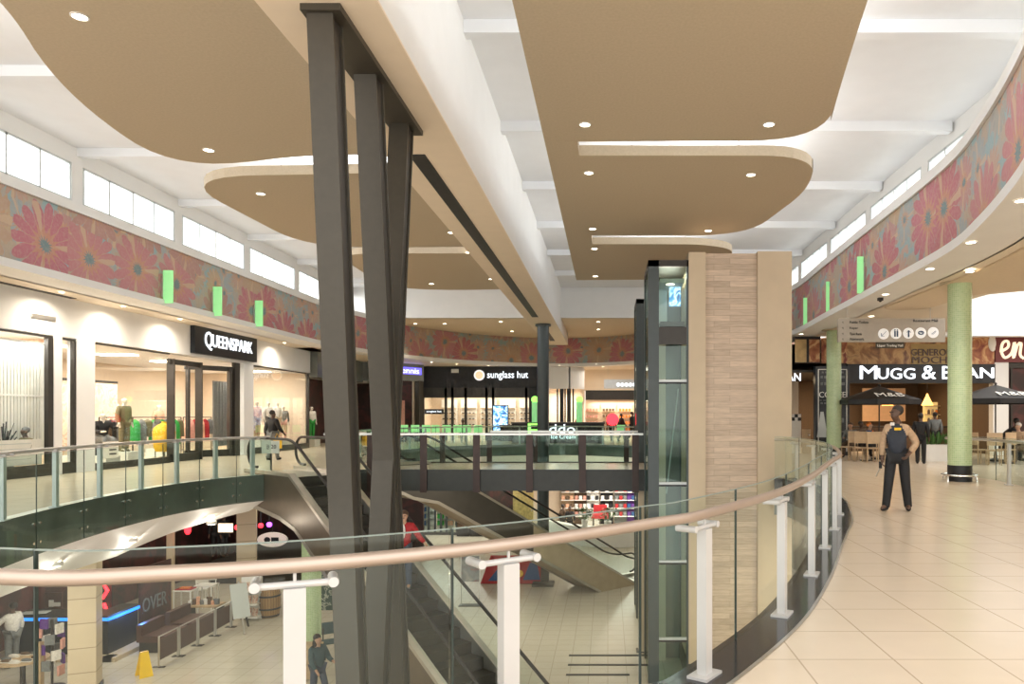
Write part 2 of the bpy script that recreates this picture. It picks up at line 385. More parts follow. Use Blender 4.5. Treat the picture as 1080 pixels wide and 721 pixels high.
def downlight(x, y, z, label, group, r=.075, power=14):
    t = thing('downlight', label, 'ceiling light', (x, y, z), group)
    MB().lathe((x, y, z), [(r*1.25, 0), (r*1.25, -.012), (r, -.014), (r, -.004)], 18, caps=False).build('trim_ring', 'white', t)
    MB().lathe((x, y, z), [(.002, -.006), (r, -.006)], 18, caps=False).build('lens', 'lamp', t)
    if power: spot((x, y, z-.03), power, 95 if power < 90 else 165, .6 if power < 90 else 1)
    return t

def goods(name, label, cat, group, items, m):
    """items: (centre, size); each one an object of its own sharing a mesh"""
    first = None
    for c, sz in items:
        if first is None:
            mb = MB().bx((0, 0, 0), sz); first = mb.build(name, m, None, False); o = first
        else: o = first.copy(); COL.objects.link(o)
        o.location = c; o.scale = (1, 1, 1); tag(o, label, cat, group)
# ------------------------------------------------------------------ plan curves
RC = catmull([(-6.3, 6.0), (-5.0, 4.1), (-3.5, 3.05), (-2.16, 2.62), (-1.61, 2.68), (-1.0, 2.92), (-.353, 3.36), (.307, 4.0), (.57, 4.30), (1.30, 5.54), (1.97, 7.05), (2.53, 8.5), (3.0, 9.7), (3.48, 10.95), (4.12, 13.2), (4.42, 14.9), (4.52, 16.4), (4.50, 17.7), (4.40, 18.1), (4.15, 18.2)], .1)
LC = catmull([(-6.3, 6.0), (-7.4, 7.6), (-8.2, 9.1), (-8.87, 10.7), (-9.32, 12.4), (-9.6, 13.8), (-9.78, 15.3), (-9.8, 16.6), (-9.62, 17.9), (-9.2, 18.9), (-8.95, 19.3)], .12)
VC = catmull([(-8.0, 24.2), (-8.9, 25.2), (-9.4, 28), (-9.5, 32), (-8.8, 36), (-6.6, 39.3), (-3, 40.6), (0, 39.4), (2.4, 36.5), (3.6, 32.5), (4.0, 28), (3.6, 24.2)], .3)   # void behind the bridge
kv = min(range(len(VC)), key=lambda i: (VC[i]-Vector((-3, 40.6))).length)
tl = lambda c: [tuple(p) for p in c]

# ------------------------------------------------------------------ upper floor
polyA = tl(offset(LC, -.16)[:-1])+[(-9.25, 19.4), (-8.31, 20.7), (-8.0, 20.7)]+tl(offset(VC, -.12)[:kv+1])+[(-3, 52), (-21, 52), (-21, 6)]
polyB = tl(offset(RC, .17)[:-2])+[(4.2, 18.9), (2.1, 18.9), (2.1, 24.2)]+tl(offset(VC, -.12)[kv:])[::-1]+[(-3, 52), (19, 52), (19, -5), (-21, -5), (-21, 6)]
for nm, P in (('floor', polyA), ('floor', polyB)):
    mb = MB().prism(P, -.6, 0); struct(nm, mb, 'floor', False)
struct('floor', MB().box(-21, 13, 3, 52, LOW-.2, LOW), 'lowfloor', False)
# dark inlaid strips in the lower floor
for k, (py, x0, x1) in enumerate(((691, 600, 683), (701, 599, 683), (711.5, 597, 664))):
    d = (H-LOW)*F/(py-CY); struct('trim_%d' % (k+1), MB().box(wx(x0, d), wx(x1, d), d-.05, d+.05, LOW, LOW+.015), 'black')
# granite kerb and edge strip of the near walkway
k0 = offset(RC, -.16); k1 = offset(RC, .17)
mb = MB(); strip(k0, k1, .004, .004, mb); strip(k0, k0, -.55, .004, mb); mb.uv = {}; struct('trim_4', mb, 'kerb')
struct('trim_5', strip(offset(RC, .165), offset(RC, .19), .006, .006), 'steel')
# left balcony: slate fascia, white sloping bulkhead
lf = offset(LC, .02); struct('trim_6', strip(lf, lf, -.68, 0), 'slate')
mb = MB(); oa = offset(LC, -1.0); ob_ = offset(LC, .02); sl = arclen(LC); zo = [-1.55+.5*max(0, (v-(sl[-1]-3.4))/3.4) for v in sl]
for i in range(len(LC)-1): mb.quad((*oa[i], zo[i]), (*oa[i+1], zo[i+1]), (*ob_[i+1], -.68), (*ob_[i], -.68))
struct('trim_7', mb, 'lowwhite')
struct('trim_8', strip(offset(LC, -.16), offset(LC, .03), .004, .004), 'steel')
vf = offset(VC, .03); struct('trim_9', strip(vf, vf, -.62, 0), 'slate')
struct('trim_10', strip(offset(VC, -1.6), vf, -1.35, -.62), 'lowwhite')
rf = offset(RC, -.14); struct('trim_11', strip(rf, rf, -.9, -.5), 'slate')
# lower ceilings (underside of the upper floor)
struct('ceiling', MB().prism(tl(offset(LC, -1.0)[:-2])+[(-10.0, 20.2), (-10.5, 22), (-10.2, 24)]+tl(offset(VC, -1.6)[4:kv+1])+[(-3, 52), (-21, 52), (-21, 6)], -1.08, -.98), 'lowceil', False)
struct('ceiling', MB().prism([(7.5, 4), (7.5, 24)]+tl(offset(VC, -1.6)[kv:-4])[::-1]+[(-3, 52), (13, 52), (13, 4)], -1.3, -1.2), 'lowceil', False)

# ------------------------------------------------------------------ balustrades
def balustrade(name, label, c, post_pts, z_rail, z_post, r, gl, pm, zb, goff, bracket=True, railmat='rail', pw=.08, ztop=1.03, joint_pts=None, group=None, edges=True, standoff=False):
    p0 = c[0]; t = thing(name, label, 'balustrade', (p0.x, p0.y, 0), group)
    MB().tube([(p.x, p.y, z_rail) for p in c], r, 12).build('handrail', railmat, t)
    Ls = [near_len(c, p) for p in post_pts]
    for L in Ls:
        p, d = at_len(c, L); q = Vector((-d.y, d.x))*(1 if goff < 0 else -1)
        a = math.atan2(d.y, d.x)
        mb = MB().bx((p.x, p.y, z_post/2), (pw, .06, z_post), a).bx((p.x, p.y, .012), (.2, .13, .016), a)
        po = mb.build('post', pm, t)
        if bracket:
            mb = MB(); e = Vector((d.x, d.y, 0)); o = Vector((p.x, p.y, z_post+.012)); w = Vector((q.x, q.y, 0))
            mb.tube([o-e*.14, o+e*.14], .014, 10)
            for s in (-1, 1): mb.tube([o+e*.14*s-w*.02, o+e*.14*s+w*abs(goff)], .02, 12)
            mb.tube([o, (p.x, p.y, z_rail-r*.6)], .007, 8)
            mb.build('bracket', 'whitemetal', po)
    js = sorted(near_len(c, p) for p in joint_pts) if joint_pts else [0]+[(Ls[i]+Ls[i+1])/2 for i in range(len(Ls)-1)]+[arclen(c)[-1]]
    for i in range(len(js)-1):
        if js[i+1]-js[i] < .15: continue
        g = offset(sub(c, js[i]+.008, js[i+1]-.008), goff)
        gp_ = sheet(g, zb, ztop).build('glass_panel', gl, t)
        if edges:
            sheet(g, ztop, ztop+.005, .013).build('polished_edge', 'glassedge', gp_)
            e_ = g[0]; MB().bx((e_.x, e_.y, (zb+ztop)/2), (.008, .014, ztop-zb), math.atan2(*(g[1]-g[0]).yx)).build('joint_edge', 'jointedge', gp_, False)
            if standoff:
                mb = MB(); d_ = (g[1]-g[0]).normalized(); q_ = Vector((d_.y, -d_.x))*(1 if goff > 0 else -1)
                for sgn_ in (.10, -.10):
                    for z in (-.16, -.46): p_ = e_+d_*sgn_; mb.cyl((*(p_-q_*.04), z), (*(p_+q_*.015), z), .024, n=10)
                mb.build('standoff', 'chrome', gp_)
    return t
postsR = [(-4.3, 3.5), (-2.75, 2.75), (-1.23, 2.80), (-.44, 3.31), (.57, 4.30), (1.345, 5.6), (1.97, 7.05), (2.53, 8.5), (3.08, 9.9), (3.6, 11.35), (4.02, 12.8), (4.35, 14.4), (4.5, 16.0), (4.5, 17.5)]
jointsR = [(-6.3, 6), (-3.5, 3.05), (-2.13, 2.62), (-.60, 3.17), (.22, 3.92), (.95, 4.9), (1.66, 6.3), (2.25, 7.78), (2.82, 9.2), (3.36, 10.6), (3.83, 12.0), (4.2, 13.6), (4.44, 15.2), (4.51, 16.8), (4.15, 18.2)]
rail = balustrade('glass_balustrade', 'near curved glass balustrade with fat warm steel handrail sweeping across the foreground', RC, postsR, .955, .87, .03, 'glass', 'whitemetal', -.55, -.11, joint_pts=jointsR)
postsL = [(-7.5, 7.8), (-8.25, 9.25), (-8.87, 10.7), (-9.32, 12.3), (-9.6, 13.76), (-9.78, 15.3), (-9.8, 16.6), (-9.62, 17.85), (-9.2, 18.85)]
balustrade('glass_balustrade', 'long curved glass balustrade with grey posts edging the left balcony', LC, postsL, .985, .95, .032, 'glassd', 'bluemetal', -.64, .09, railmat='steel', pw=.1, ztop=.93, standoff=True)
VL = offset(VC, -.02)
balustrade('glass_balustrade', 'distant green tinted glass balustrade around the void behind the bridge', VL, [at_len(VL, 1.6*k+.8)[0] for k in range(22)], .98, .93, .028, 'glassd', 'bluemetal', -.58, .05, bracket=False, railmat='steel')
# short balustrade at the right, beyond the green column
SRc = [Vector(p) for p in ((8.75, 18.9), (9.05, 17.6), (8.95, 16.4), (8.85, 15.2), (9.2, 13.4), (9.8, 11.6))]; SR = catmull(SRc, .15)
balustrade('glass_balustrade', 'short glass balustrade with white posts right of the nearest green column', SR, [(8.98, 18.0), (8.9, 16.2), (8.9, 14.6), (9.6, 12.2)], .975, .93, .035, 'glassd', 'whitemetal', .03, -.08, bracket=False, railmat='steel')

# ------------------------------------------------------------------ bridge
br = thing('footbridge', 'dark flat footbridge with brown upright fins and glass sides crossing the void', 'bridge', (-3, 20.7, 0))
MB().box(-8.0, 1.95, 20.7, 24.2, -.40, 0).build('deck', 'floor', br, False)
for y0, y1 in ((20.60, 20.72), (24.18, 24.28)):
    MB().box(-8.0, 1.95, y0, y1, -.57, .03).build('edge_beam', 'bridge', br, False)
MB().box(-8.0, 1.95, 20.72, 24.18, -.55, -.42).build('underside', 'bridge', br, False)
for k in range(6):
    x = -6.68+k*1.492
    MB().bx((x, 20.56, .20), (.19, .05, 1.62)).build('front_fin', 'brown', br, False)
for k in range(6):
    x = -6.98+k*1.52
    if not -6.6 < x < -5.0: MB().bx((x, 24.31, .20), (.17, .05, 1.62)).build('rear_fin', 'brown', br, False)
    else: MB().bx((x, 24.12, .5), (.17, .05, 1.0)).build('rear_fin', 'brown', br, False)
for y in (20.58, 24.28):
    MB().box(-8.0 if y < 22 else -3.9, 1.0, y-.035, y+.035, 1.0, 1.06).build('handrail', 'steel', br)
for k in range(5):
    x = -6.68+k*1.492
    MB().box(x+.11, x+1.38, 20.60, 20.612, .03, .97).build('glass_panel', 'glassd', br, False)
for x0, x1 in ((-3.85, -2.45), (-2.33, -.95), (-.83, .55)):
    MB().box(x0, x1, 24.25, 24.262, .03, .97).build('glass_panel', 'glassd', br, False)
t = thing('support_post', 'slim tan steel post under the right end of the bridge', 'post', (1.02, 21.0, LOW))
MB().box(.88, 1.14, 20.85, 21.13, LOW+.02, -.57).build('shaft', 'beige', t, False); MB().box(.82, 1.2, 20.79, 21.19, LOW, LOW+.02).build('base_plate', 'dark', t, False)

# ------------------------------------------------------------------ roof, beam, clouds, clerestory
ROOF = 8.0
struct('ceiling', MB().box(-13.0, 7.9, .5, 36.7, ROOF, ROOF+.15), 'roof', False)
struct('beam_1', MB().box(-3.57, -2.33, .5, 43.0, 5.73, 5.76), 'beam', False)
struct('beam_2', MB().box(-3.55, -2.35, .5, 36.6, 5.76, ROOF), 'white', False)
struct('beam_3', MB().box(-3.55, -2.35, 36.6, 43.0, 5.76, 6.46), 'white', False)
for i, (y0, y1) in enumerate(((11.7, 30.8), (34.6, 40.5))):
    t = thing('air_slot', 'long black linear air slot in the beam soffit' if i == 0 else 'short black linear air slot in the beam beyond the far column', 'air vent', (-3.06, y0, 5.73))
    MB().box(-3.19, -2.93, y0, y1, 5.715, 5.729).build('grille', 'black', t, False)
n = 3
for k in range(7):
    y = 7.9+4.1*k; n += 1
    struct('beam_%d' % n, MB().box(-2.35, 7.55, y-.11, y+.11, 7.78, ROOF), 'roof', False)
for k in range(7):
    y = 9.4+4.15*k; n += 1
    struct('beam_%d' % n, MB().box(-12.9, -3.55, y-.10, y+.10, 7.80, ROOF), 'roof', False)
def smooth_poly(pts, rad, n=8):
    out = []; N = len(pts)
    for i in range(N):
        p = Vector(pts[i]); a = Vector(pts[i-1]); b = Vector(pts[(i+1) % N]); r = rad[i]
        if r == 0: out.append(tuple(p)); continue
        pa = p+(a-p).normalized()*r; pb = p+(b-p).normalized()*r
        for k in range(n+1):
            s = k/n; out.append(tuple(pa*(1-s)**2+p*2*s*(1-s)+pb*s*s))
    return out
def cloud(label, poly, z, spine, lights, names, group):
    t = thing('ceiling_panel', label, 'ceiling panel', (*poly[0], z))
    MB().prism(poly, z, z+.2, False).build('board', 'tan', t, False)
    n = len(poly); mb = MB()
    for i in range(n):
        a = Vector(poly[i]); b = Vector(poly[(i+1) % n]); mb.quad((*a, z-.0), (*b, z-.0), (*b, z+.2), (*a, z+.2))
    mb.build('rim', 'tan', t)
    mbh = MB()
    xs = [p[0] for p in poly]; ys = [p[1] for p in poly]; cx = (min(xs)+max(xs))/2
    for fx in (.3, .7):
        for fy in (.25, .75):
            x = min(xs)+(max(xs)-min(xs))*fx; y = min(ys)+(max(ys)-min(ys))*fy; mbh.cyl((x, y, z+.1), (x, y, ROOF), .012, n=6)
    mbh.build('hanger', 'steel', t)
    for (x, y), nm in zip(lights, names): downlight(x, y, z, nm, group, .085, 22)
    # added unseen area lamps above the panel, facing up to brighten the roof
    area((cx+(.5 if cx > 0 else -.4), (min(ys)+max(ys))/2, z+.35), (math.pi, 0, 0), (max(xs)-min(xs))*.4, (max(ys)-min(ys))*.6, 18*(max(ys)-min(ys)), (.90, .95, 1))
CZ = 6.53; kc = 5.0
def cp(px, py): d = kc*F/(CY-py); return ((px-CX)*d/F, d)
xl = -1.15
pR1 = smooth_poly([(xl, 3.0), (2.2, 3.0), (3.35, 10.2), (3.95, 13.25), (xl, 13.3)], [0, 0, 2.2, 1.5, 0])
pR2 = smooth_poly([(xl, 13.3), (-.55, 13.3), (-.55, 14.0), (3.95, 14.0), (4.45, 15.9), (3.85, 20.2), (-.55, 20.2), (xl, 20.2)], [0, 0, 0, 1.0, 1.2, 1.6, 0, 0])
pR3 = smooth_poly([(xl, 20.2), (-.45, 20.2), (-.45, 21.2), (2.6, 21.2), (3.9, 21.8), (3.4, 26.6), (xl, 26.8)], [0, 0, 0, .5, .9, 1.2, 0])
cloud('largest tan ceiling panel with a rounded corner, top centre right', pR1, CZ, 1, [cp(617, 131), cp(811, 131)], ['left round downlight in the largest right hand tan ceiling panel', 'right round downlight in the largest right hand tan ceiling panel'], 'downlights in the right ceiling panels')
cloud('second tan ceiling panel on the right, rounded and stepped behind the largest', pR2, CZ, 1, [cp(621, 182), cp(792, 184), cp(625, 241), cp(747, 243)], ['front left downlight in the second right hand ceiling panel', 'front right downlight in the second right hand ceiling panel', 'rear left downlight in the second right hand ceiling panel', 'rear right downlight in the second right hand ceiling panel'], 'downlights in the right ceiling panels')
cloud('third and farthest tan ceiling panel on the right, above the lift', pR3, CZ, 1, [cp(627, 262), cp(628, 291)], ['nearer downlight in the farthest right hand ceiling panel', 'farther downlight in the farthest right hand ceiling panel'], 'downlights in the right ceiling panels')
xr = -3.6
pL1 = smooth_poly([(xr, 4.0), (-6.4, 4.0), (-7.3, 8.9), (-8.35, 11.0), (-8.9, 14.9), (-5.9, 14.0), (xr, 13.9)], [0, 0, .9, 1.6, 2.0, .9, 0])
pL2 = smooth_poly([(xr, 14.9), (-6.2, 15.1), (-9.1, 15.2), (-8.9, 21.6), (-5.9, 21.6), (xr, 21.5)], [0, 1, 1.9, 1.9, .9, 0])
pL3 = smooth_poly([(xr, 22.4), (-8.4, 22.4), (-8.6, 28.7), (-5.5, 28.9), (xr, 28.6)], [0, 1.3, 2.0, 1, 0])
cloud('largest tan ceiling panel with wavy outer edge at top left', pL1, CZ, 1, [cp(84, 17), cp(220, 158)], ['front downlight in the big top left tan ceiling panel', 'rear downlight in the big top left tan ceiling panel'], 'downlights in the left ceiling panels')
cloud('second tan ceiling panel on the left, behind the dark steel struts', pL2, CZ, 1, [cp(275, 204), cp(476, 245)], ['left downlight in the second left hand ceiling panel', 'right downlight in the second left hand ceiling panel'], 'downlights in the left ceiling panels')
cloud('third and farthest tan ceiling panel on the left', pL3, CZ, 1, [cp(494, 266), cp(518, 294), cp(455, 299)], ['nearest downlight in the farthest left hand ceiling panel', 'downlight by the beam in the farthest left hand ceiling panel', 'rear downlight in the farthest left hand ceiling panel'], 'downlights in the left ceiling panels')
# cross bulkhead at the end of the void
struct('wall_back', MB().box(-12.9, -3.55, 36.6, 36.8, 6.47, ROOF+.15).box(-2.35, 8.0, 36.6, 36.8, 6.47, ROOF+.15), 'white', False)
struct('ceiling', MB().box(-16, 12, 36.7, 52, 6.47, 6.55), 'tanl', False)

# murals
ML = [Vector((-12.8, y)) for y in (7, 12, 18, 24, 28)]+[Vector((-12.75, 32)), Vector((-12.3, 35.5)), Vector((-11.2, 39.2)), Vector((-9.0, 42.8)), Vector((-6.2, 45.2)), Vector((-3.2, 46.2)), Vector((0, 45.2)), Vector((2.6, 42.8)), Vector((4.9, 39)), Vector((6.4, 34.5)), Vector((7.25, 29)), Vector((7.1, 23.5)), Vector((6.93, 19.1)), Vector((6.72, 14.5)), Vector((6.3, 12.2)), Vector((5.60, 9.75)), Vector((5.0, 8.3))]
MC = catmull(ML, .25)
mside = lambda c, o: offset(c, o)     # travel: left wall away, back wall to the right, right wall toward us: right of travel = void
mu = struct('mural_wall', strip(MC, MC, 4.86, 6.47), 'mural'); mu.name = 'wall_mural'
# white rim under the mural, ledge over it
rim_o = mside(MC, .10)
mb = MB(); strip(rim_o, rim_o, 4.70, 4.88, mb); strip(MC, rim_o, 4.88, 4.88, mb); strip(rim_o, mside(MC, -.9), 4.70, 4.70, mb); mb.uv = {}
struct('trim_12', mb, 'white')
led = mside(MC, .06); kk = next(i for i, p in enumerate(MC) if p.y > 36.5); ke = max(i for i, p in enumerate(MC) if p.y > 36.5)
for nm, rng in (('trim_13', slice(0, kk)), ('trim_14', slice(ke, None))):
    mb = MB(); a = MC[rng]; b = led[rng]; strip(b, b, 6.44, 6.66, mb); strip(b, mside(MC, -1.6)[rng], 6.66, 6.66, mb); strip(a, b, 6.44, 6.44, mb); mb.uv = {}
    struct(nm, mb, 'white')
# clerestory windows
wn = 0
def clerestory(x, y0, y1, panes, face):
    global wn; wn += 1
    fr = MB(); z0, z1 = 6.67, 7.60
    for z in (z0, z1-.05): fr.box(x-.04, x+.04, y0, y1, z, z+.05)
    for k in range(panes+1):
        y = y0+(y1-y0)*k/panes; fr.box(x-.04, x+.04, y-.025, y+.025, z0, z1)
    w = fr.build('window_%d' % wn, 'bluemetal', None, False, kind='structure')
    for k in range(panes):
        a = y0+(y1-y0)*k/panes+.025; b = y0+(y1-y0)*(k+1)/panes-.025
        MB().box(x-.006, x+.006, a, b, z0+.05, z1-.05).build('pane', 'glassc', w, False)
for k in range(7): clerestory(-12.85, 9.55+4.15*k, 13.25+4.15*k, 4, 1)
struct('wall_left', MB().box(-13.0, -12.8, .5, 36.7, 7.60, ROOF+.1).box(-13., -12.8, .5, 9.5, 6.6, 7.6), 'white', False)
mb = MB()
for k in range(7): mb.box(-13.0, -12.8, 13.3+4.15*k, 13.65+4.15*k, 6.6, 7.6)
mb.box(-13., -12.8, 38., 38.4, 6.6, 7.7); struct('wall_left', mb, 'white', False)
for k in range(7): clerestory(7.65, 10.15+3.8*k, 13.5+3.8*k, 4, -1)
mb = MB().box(7.6, 7.8, .5, 36.7, 7.60, ROOF+.1).box(7.6, 7.8, .5, 8.3, 6.6, 7.6)
for k in range(8): mb.box(7.6, 7.8, 9.74+3.8*k, 10.1+3.8*k, 6.6, 7.6)
struct('wall_right', mb, 'white', False)
struct('wall_right', MB().box(7.75, 8.0, .5, 9.7, 6.6, 7.7), 'white', False)
# far pieces between the clerestory ends and the bulkhead
# right-hand soffit over the walkway with a tan inset
kr = max(i for i, p in enumerate(MC) if p.y > 28.9)
innerR = mside(MC, -.85)[kr:]
struct('ceiling', MB().prism(tl(innerR)+[(6.3, 4.0), (19, 4.0), (19, 18.3), (12.5, 18.2), (10.5, 18.5), (9.9, 19.0), (9.85, 19.9), (13.0, 27.6), (19, 27.6), (19, 28.9)], 4.70, 4.8), 'cream', False)
ins = smooth_poly([(8.0, 21.5), (8.0, 15.0), (7.4, 11.5), (9.5, 9.5), (13.8, 11.0), (13.2, 17.6), (9.4, 18.4), (9.3, 21.5)], [.6, 1.5, 1, 2, 2, 1, 1, .6])
struct('ceiling', MB().prism(ins, 4.66, 4.72), 'tanl', False)
# left soffit between mural and shopfronts
struct('ceiling', MB().box(-14.6, -13.6, 6, 36, 4.70, 4.8), 'cream', False)
struct('ceiling', MB().prism(tl(mside(MC, -.8)[kk-14:kv and ke+10])+[(9.0, 30), (16, 30), (16, 52), (-15, 52), (-15, 34)], 4.70, 4.8), 'cream', False)
# light green fins projecting over the mural
for k, (px0, y) in enumerate(((179, 20.95), (227.5, 23.6), (270.5, 26.4))):
    t = thing('banner_fin', ['light green upright fin over the left mural, nearest of three', 'light green upright fin over the left mural, middle of three', 'light green upright fin over the left mural, farthest of three'][k], 'sign fin', (-12.7, y, 4.9), 'green fins on the left mural')
    MB().box(-12.75, -12.48, y-.03, y+.03, 4.78, 5.72).build('blade', 'greenfin', t, False); MB().box(-12.805, -12.74, y-.05, y+.05, 4.95, 5.55).build('fixing', 'steel', t, False)
for k, (px0, y, x) in enumerate(((908.5, 19.75, 7.05), (877.5, 23.4, 7.30), (850.5, 26.6, 7.43))):
    t = thing('banner_fin', ['light green upright fin over the right mural, nearest of three', 'light green upright fin over the right mural, middle of three', 'light green upright fin over the right mural, farthest of three'][k], 'sign fin', (x, y, 4.9), 'green fins on the right mural')
    MB().box(x-.30, x-.14, y-.03, y+.03, 4.86, 5.85).build('blade', 'greenfin', t, False); MB().box(x-.16, x-.09, y-.02, y+.02, 4.9, 5.7).build('fixing', 'steel', t, False)

# ------------------------------------------------------------------ steel struts under the beam
st = thing('strut_frame', 'dark steel raking struts rising from the lower floor to a plate under the beam', 'structural column', (-2.95, 9.0, LOW))
MB().box(-3.13, -2.72, 7.42, 10.75, 5.66, 5.73).build('top_plate', 'strut', st, False)
def strut(y0, y1, x0=-2.95, x1=-2.95, w=.27, dpt=.30):
    a = Vector((x0, y0, 5.66)); b = Vector((x1, y1, LOW+.03)); fl = .035
    for dy in (-dpt/2+fl/2, dpt/2-fl/2):
        o = Vector((0, dy, 0)); p = MB().bar(a+o, b+o, w, fl, (0, 1, 0)).build('strut_flange', 'strut', st, False)
    MB().bar(a, b, w-.05, dpt-.03, (0, 1, 0)).build('strut_web', 'dark', st, False)
strut(7.62, 8.85); strut(8.95, 10.7, -2.93, -2.95); strut(10.45, 8.75)
MB().box(-3.3, -2.6, 8.4, 11.1, LOW, LOW+.03).build('base_plate', 'dark', st, False)
t = thing('round_column', 'blue grey round steel column at the far end of the beam', 'column', (-2.95, 33.3, LOW))
MB().cyl((-2.95, 33.3, LOW), (-2.95, 33.3, 5.72), .27, n=24).build('shaft', 'teal', t); MB().cyl((-2.95, 33.3, 5.64), (-2.95, 33.3, 5.73), .36, n=24).build('cap', 'teal', t)

# ------------------------------------------------------------------ lift tower
tw = thing('lift_tower', 'tall beige lift tower faced with horizontal wooden planks', 'lift tower', (3.3, 18.4, LOW))
MB().box(2.04, 2.47, 18.4, 20.6, LOW, 5.67).build('left_pilaster', 'beige', tw, False)
MB().box(2.47, 3.78, 18.52, 20.6, LOW, 5.66).build('plank_panel', 'wood', tw, False)
MB().box(3.78, 4.64, 18.4, 20.6, LOW, 5.69).build('right_pilaster', 'beige', tw, False)
MB().box(2.0, 4.68, 18.37, 20.62, LOW, LOW+.5).build('plinth', 'dark', tw, False)
def shaft(label, x0, x1, y0, y1, z1, cross):
    t = thing('glass_lift_shaft', label, 'lift shaft', (x0, y0, LOW))
    for x, w in ((x0, .27), (x1-.05, .05)):
        for y in (y0, y1-.2): MB().box(x, x+w, y, y+.2, LOW, z1).build('corner_post', 'teal', t, False)
    MB().box(x0, x1, y0, y1, z1-.16, z1).build('top_beam', 'dark', t, False)
    MB().box(x0+.27, x1-.05, y0+.02, y0+.10, 3.35, 3.78).build('header_panel', 'dark', t, False)
    for z in cross: MB().box(x0+.27, x1-.05, y0+.02, y0+.10, z-.03, z+.03).build('cross_bar', 'bluemetal', t, False)
    for z in cross: MB().box(x0+.27, x1-.05, y0+.0, y0+.06, z-.075, z-.035).build('seal', 'black', t, False)
    zs = [LOW]+sorted(cross)+[3.35]
    for a, b in zip(zs[:-1], zs[1:]): MB().box(x0+.27, x1-.05, y0+.05, y0+.062, a+.04, b-.04).build('front_glass', 'glassl', t, False)
    MB().box(x0+.27, x1-.05, y0+.05, y0+.062, 3.8, z1-.18).build('front_glass', 'glassl', t, False)
    MB().box(x0+.02, x0+.032, y0+.2, y1-.2, LOW, z1-.16).build('side_glass', 'glassl', t, False)
    MB().box(x0+.36, x0+.58, y1-.35, y1-.2, LOW, z1-.3).build('guide_rail_column', 'cream', t, False)
    MB().box(x0+.6, x1-.05, y1-.12, y1-.06, LOW, z1-.2).build('back_panel', 'slate', t, False)
    return t
shaft('nearer dark framed glass lift shaft against the left side of the plank tower', 1.02, 2.04, 18.4, 20.5, 5.47, [2.43, -.16, -2.13, -4.08])
shaft('farther dark framed glass lift shaft beyond the bridge', .95, 2.04, 24.35, 26.3, 5.45, [2.43, -.16, -2.13])
c = thing('lift_car', 'glazed lift car with bright ceiling and dark floor panel inside the nearer shaft', 'lift car', (1.6, 19.2, 3.8))
MB().box(1.34, 1.96, 18.65, 19.9, 3.75, 3.95).build('floor_panel', 'brown', c, False); MB().box(1.34, 1.96, 18.65, 19.9, 4.95, 5.05).build('roof_panel', 'plain', c, False)
MB().box(1.34, 1.6, 19.7, 19.8, 3.95, 4.95).build('back_wall', 'plain', c, False); MB().box(1.63, 1.93, 19.3, 19.4, 4.45, 4.95).build('display', 'screen', c, False)
MB().cyl((1.62, 18.9, 4.94), (1.62, 18.9, 4.95), .1).build('lamp', 'lamp', c)
area((1.6, 19.4, 5.25), (0, 0, 0), .5, 1.0, 12)
wp = thing('counterweight_guide', 'slanted dark guide panel behind the lift glass', 'lift part', (1.9, 20.0, 0)); MB().bar((1.62, 20.2, -.6), (1.95, 20.2, 2.3), .12, .03).build('bar', 'bluemetal', wp, False)

# ------------------------------------------------------------------ green mosaic columns
def mosaic(label, x, y, z0, z1, r=.265, guard=False, group=None):
    t = thing('mosaic_column', label, 'column', (x, y, z0), group)
    MB().cyl((x, y, z0+.38), (x, y, z1), r, n=32, uvs=True).build('shaft', 'green', t)
    MB().cyl((x, y, z0), (x, y, z0+.38), r+.005, n=32).build('base_band', 'black', t)
    MB().lathe((x, y, z1), [(r, -.035), (r+.17, -.02), (r+.17, 0)], 32).build('collar', 'tan', t)
    if guard:
        g = MB(); rr = r+.12
        pts = [(x+rr*math.cos(2*math.pi*k/28), y+rr*math.sin(2*math.pi*k/28), z0+.15) for k in range(29)]; g.tube(pts, .025, 10)
        for k in range(4):
            a = R(30+90*k); g.tube([(x+rr*math.cos(a), y+rr*math.sin(a), z0+.15), (x+(rr+.05)*math.cos(a), y+(rr+.05)*math.sin(a), z0+.12), (x+(rr+.06)*math.cos(a), y+(rr+.06)*math.sin(a), z0)], .022, 8)
        g.build('bumper_rail', 'chrome', t)
    return t
mosaic('nearest green mosaic tiled column with chrome bumper ring at right', 8.34, 17.3, 0, 4.70, guard=True)
mosaic('green mosaic tiled column in front of the coffee board', 8.30, 26.8, 0, 4.70)
mosaic('green mosaic tiled column on the lower floor behind the white post', -8.4, 20.7, LOW, -1.3)

t = thing('air_slot', 'long thin black air slot in the left soffit beside the wall', 'air vent', (-14.3, 15, 4.70)); MB().box(-14.42, -14.26, 13.5, 19.6, 4.685, 4.699).build('grille', 'black', t, False)
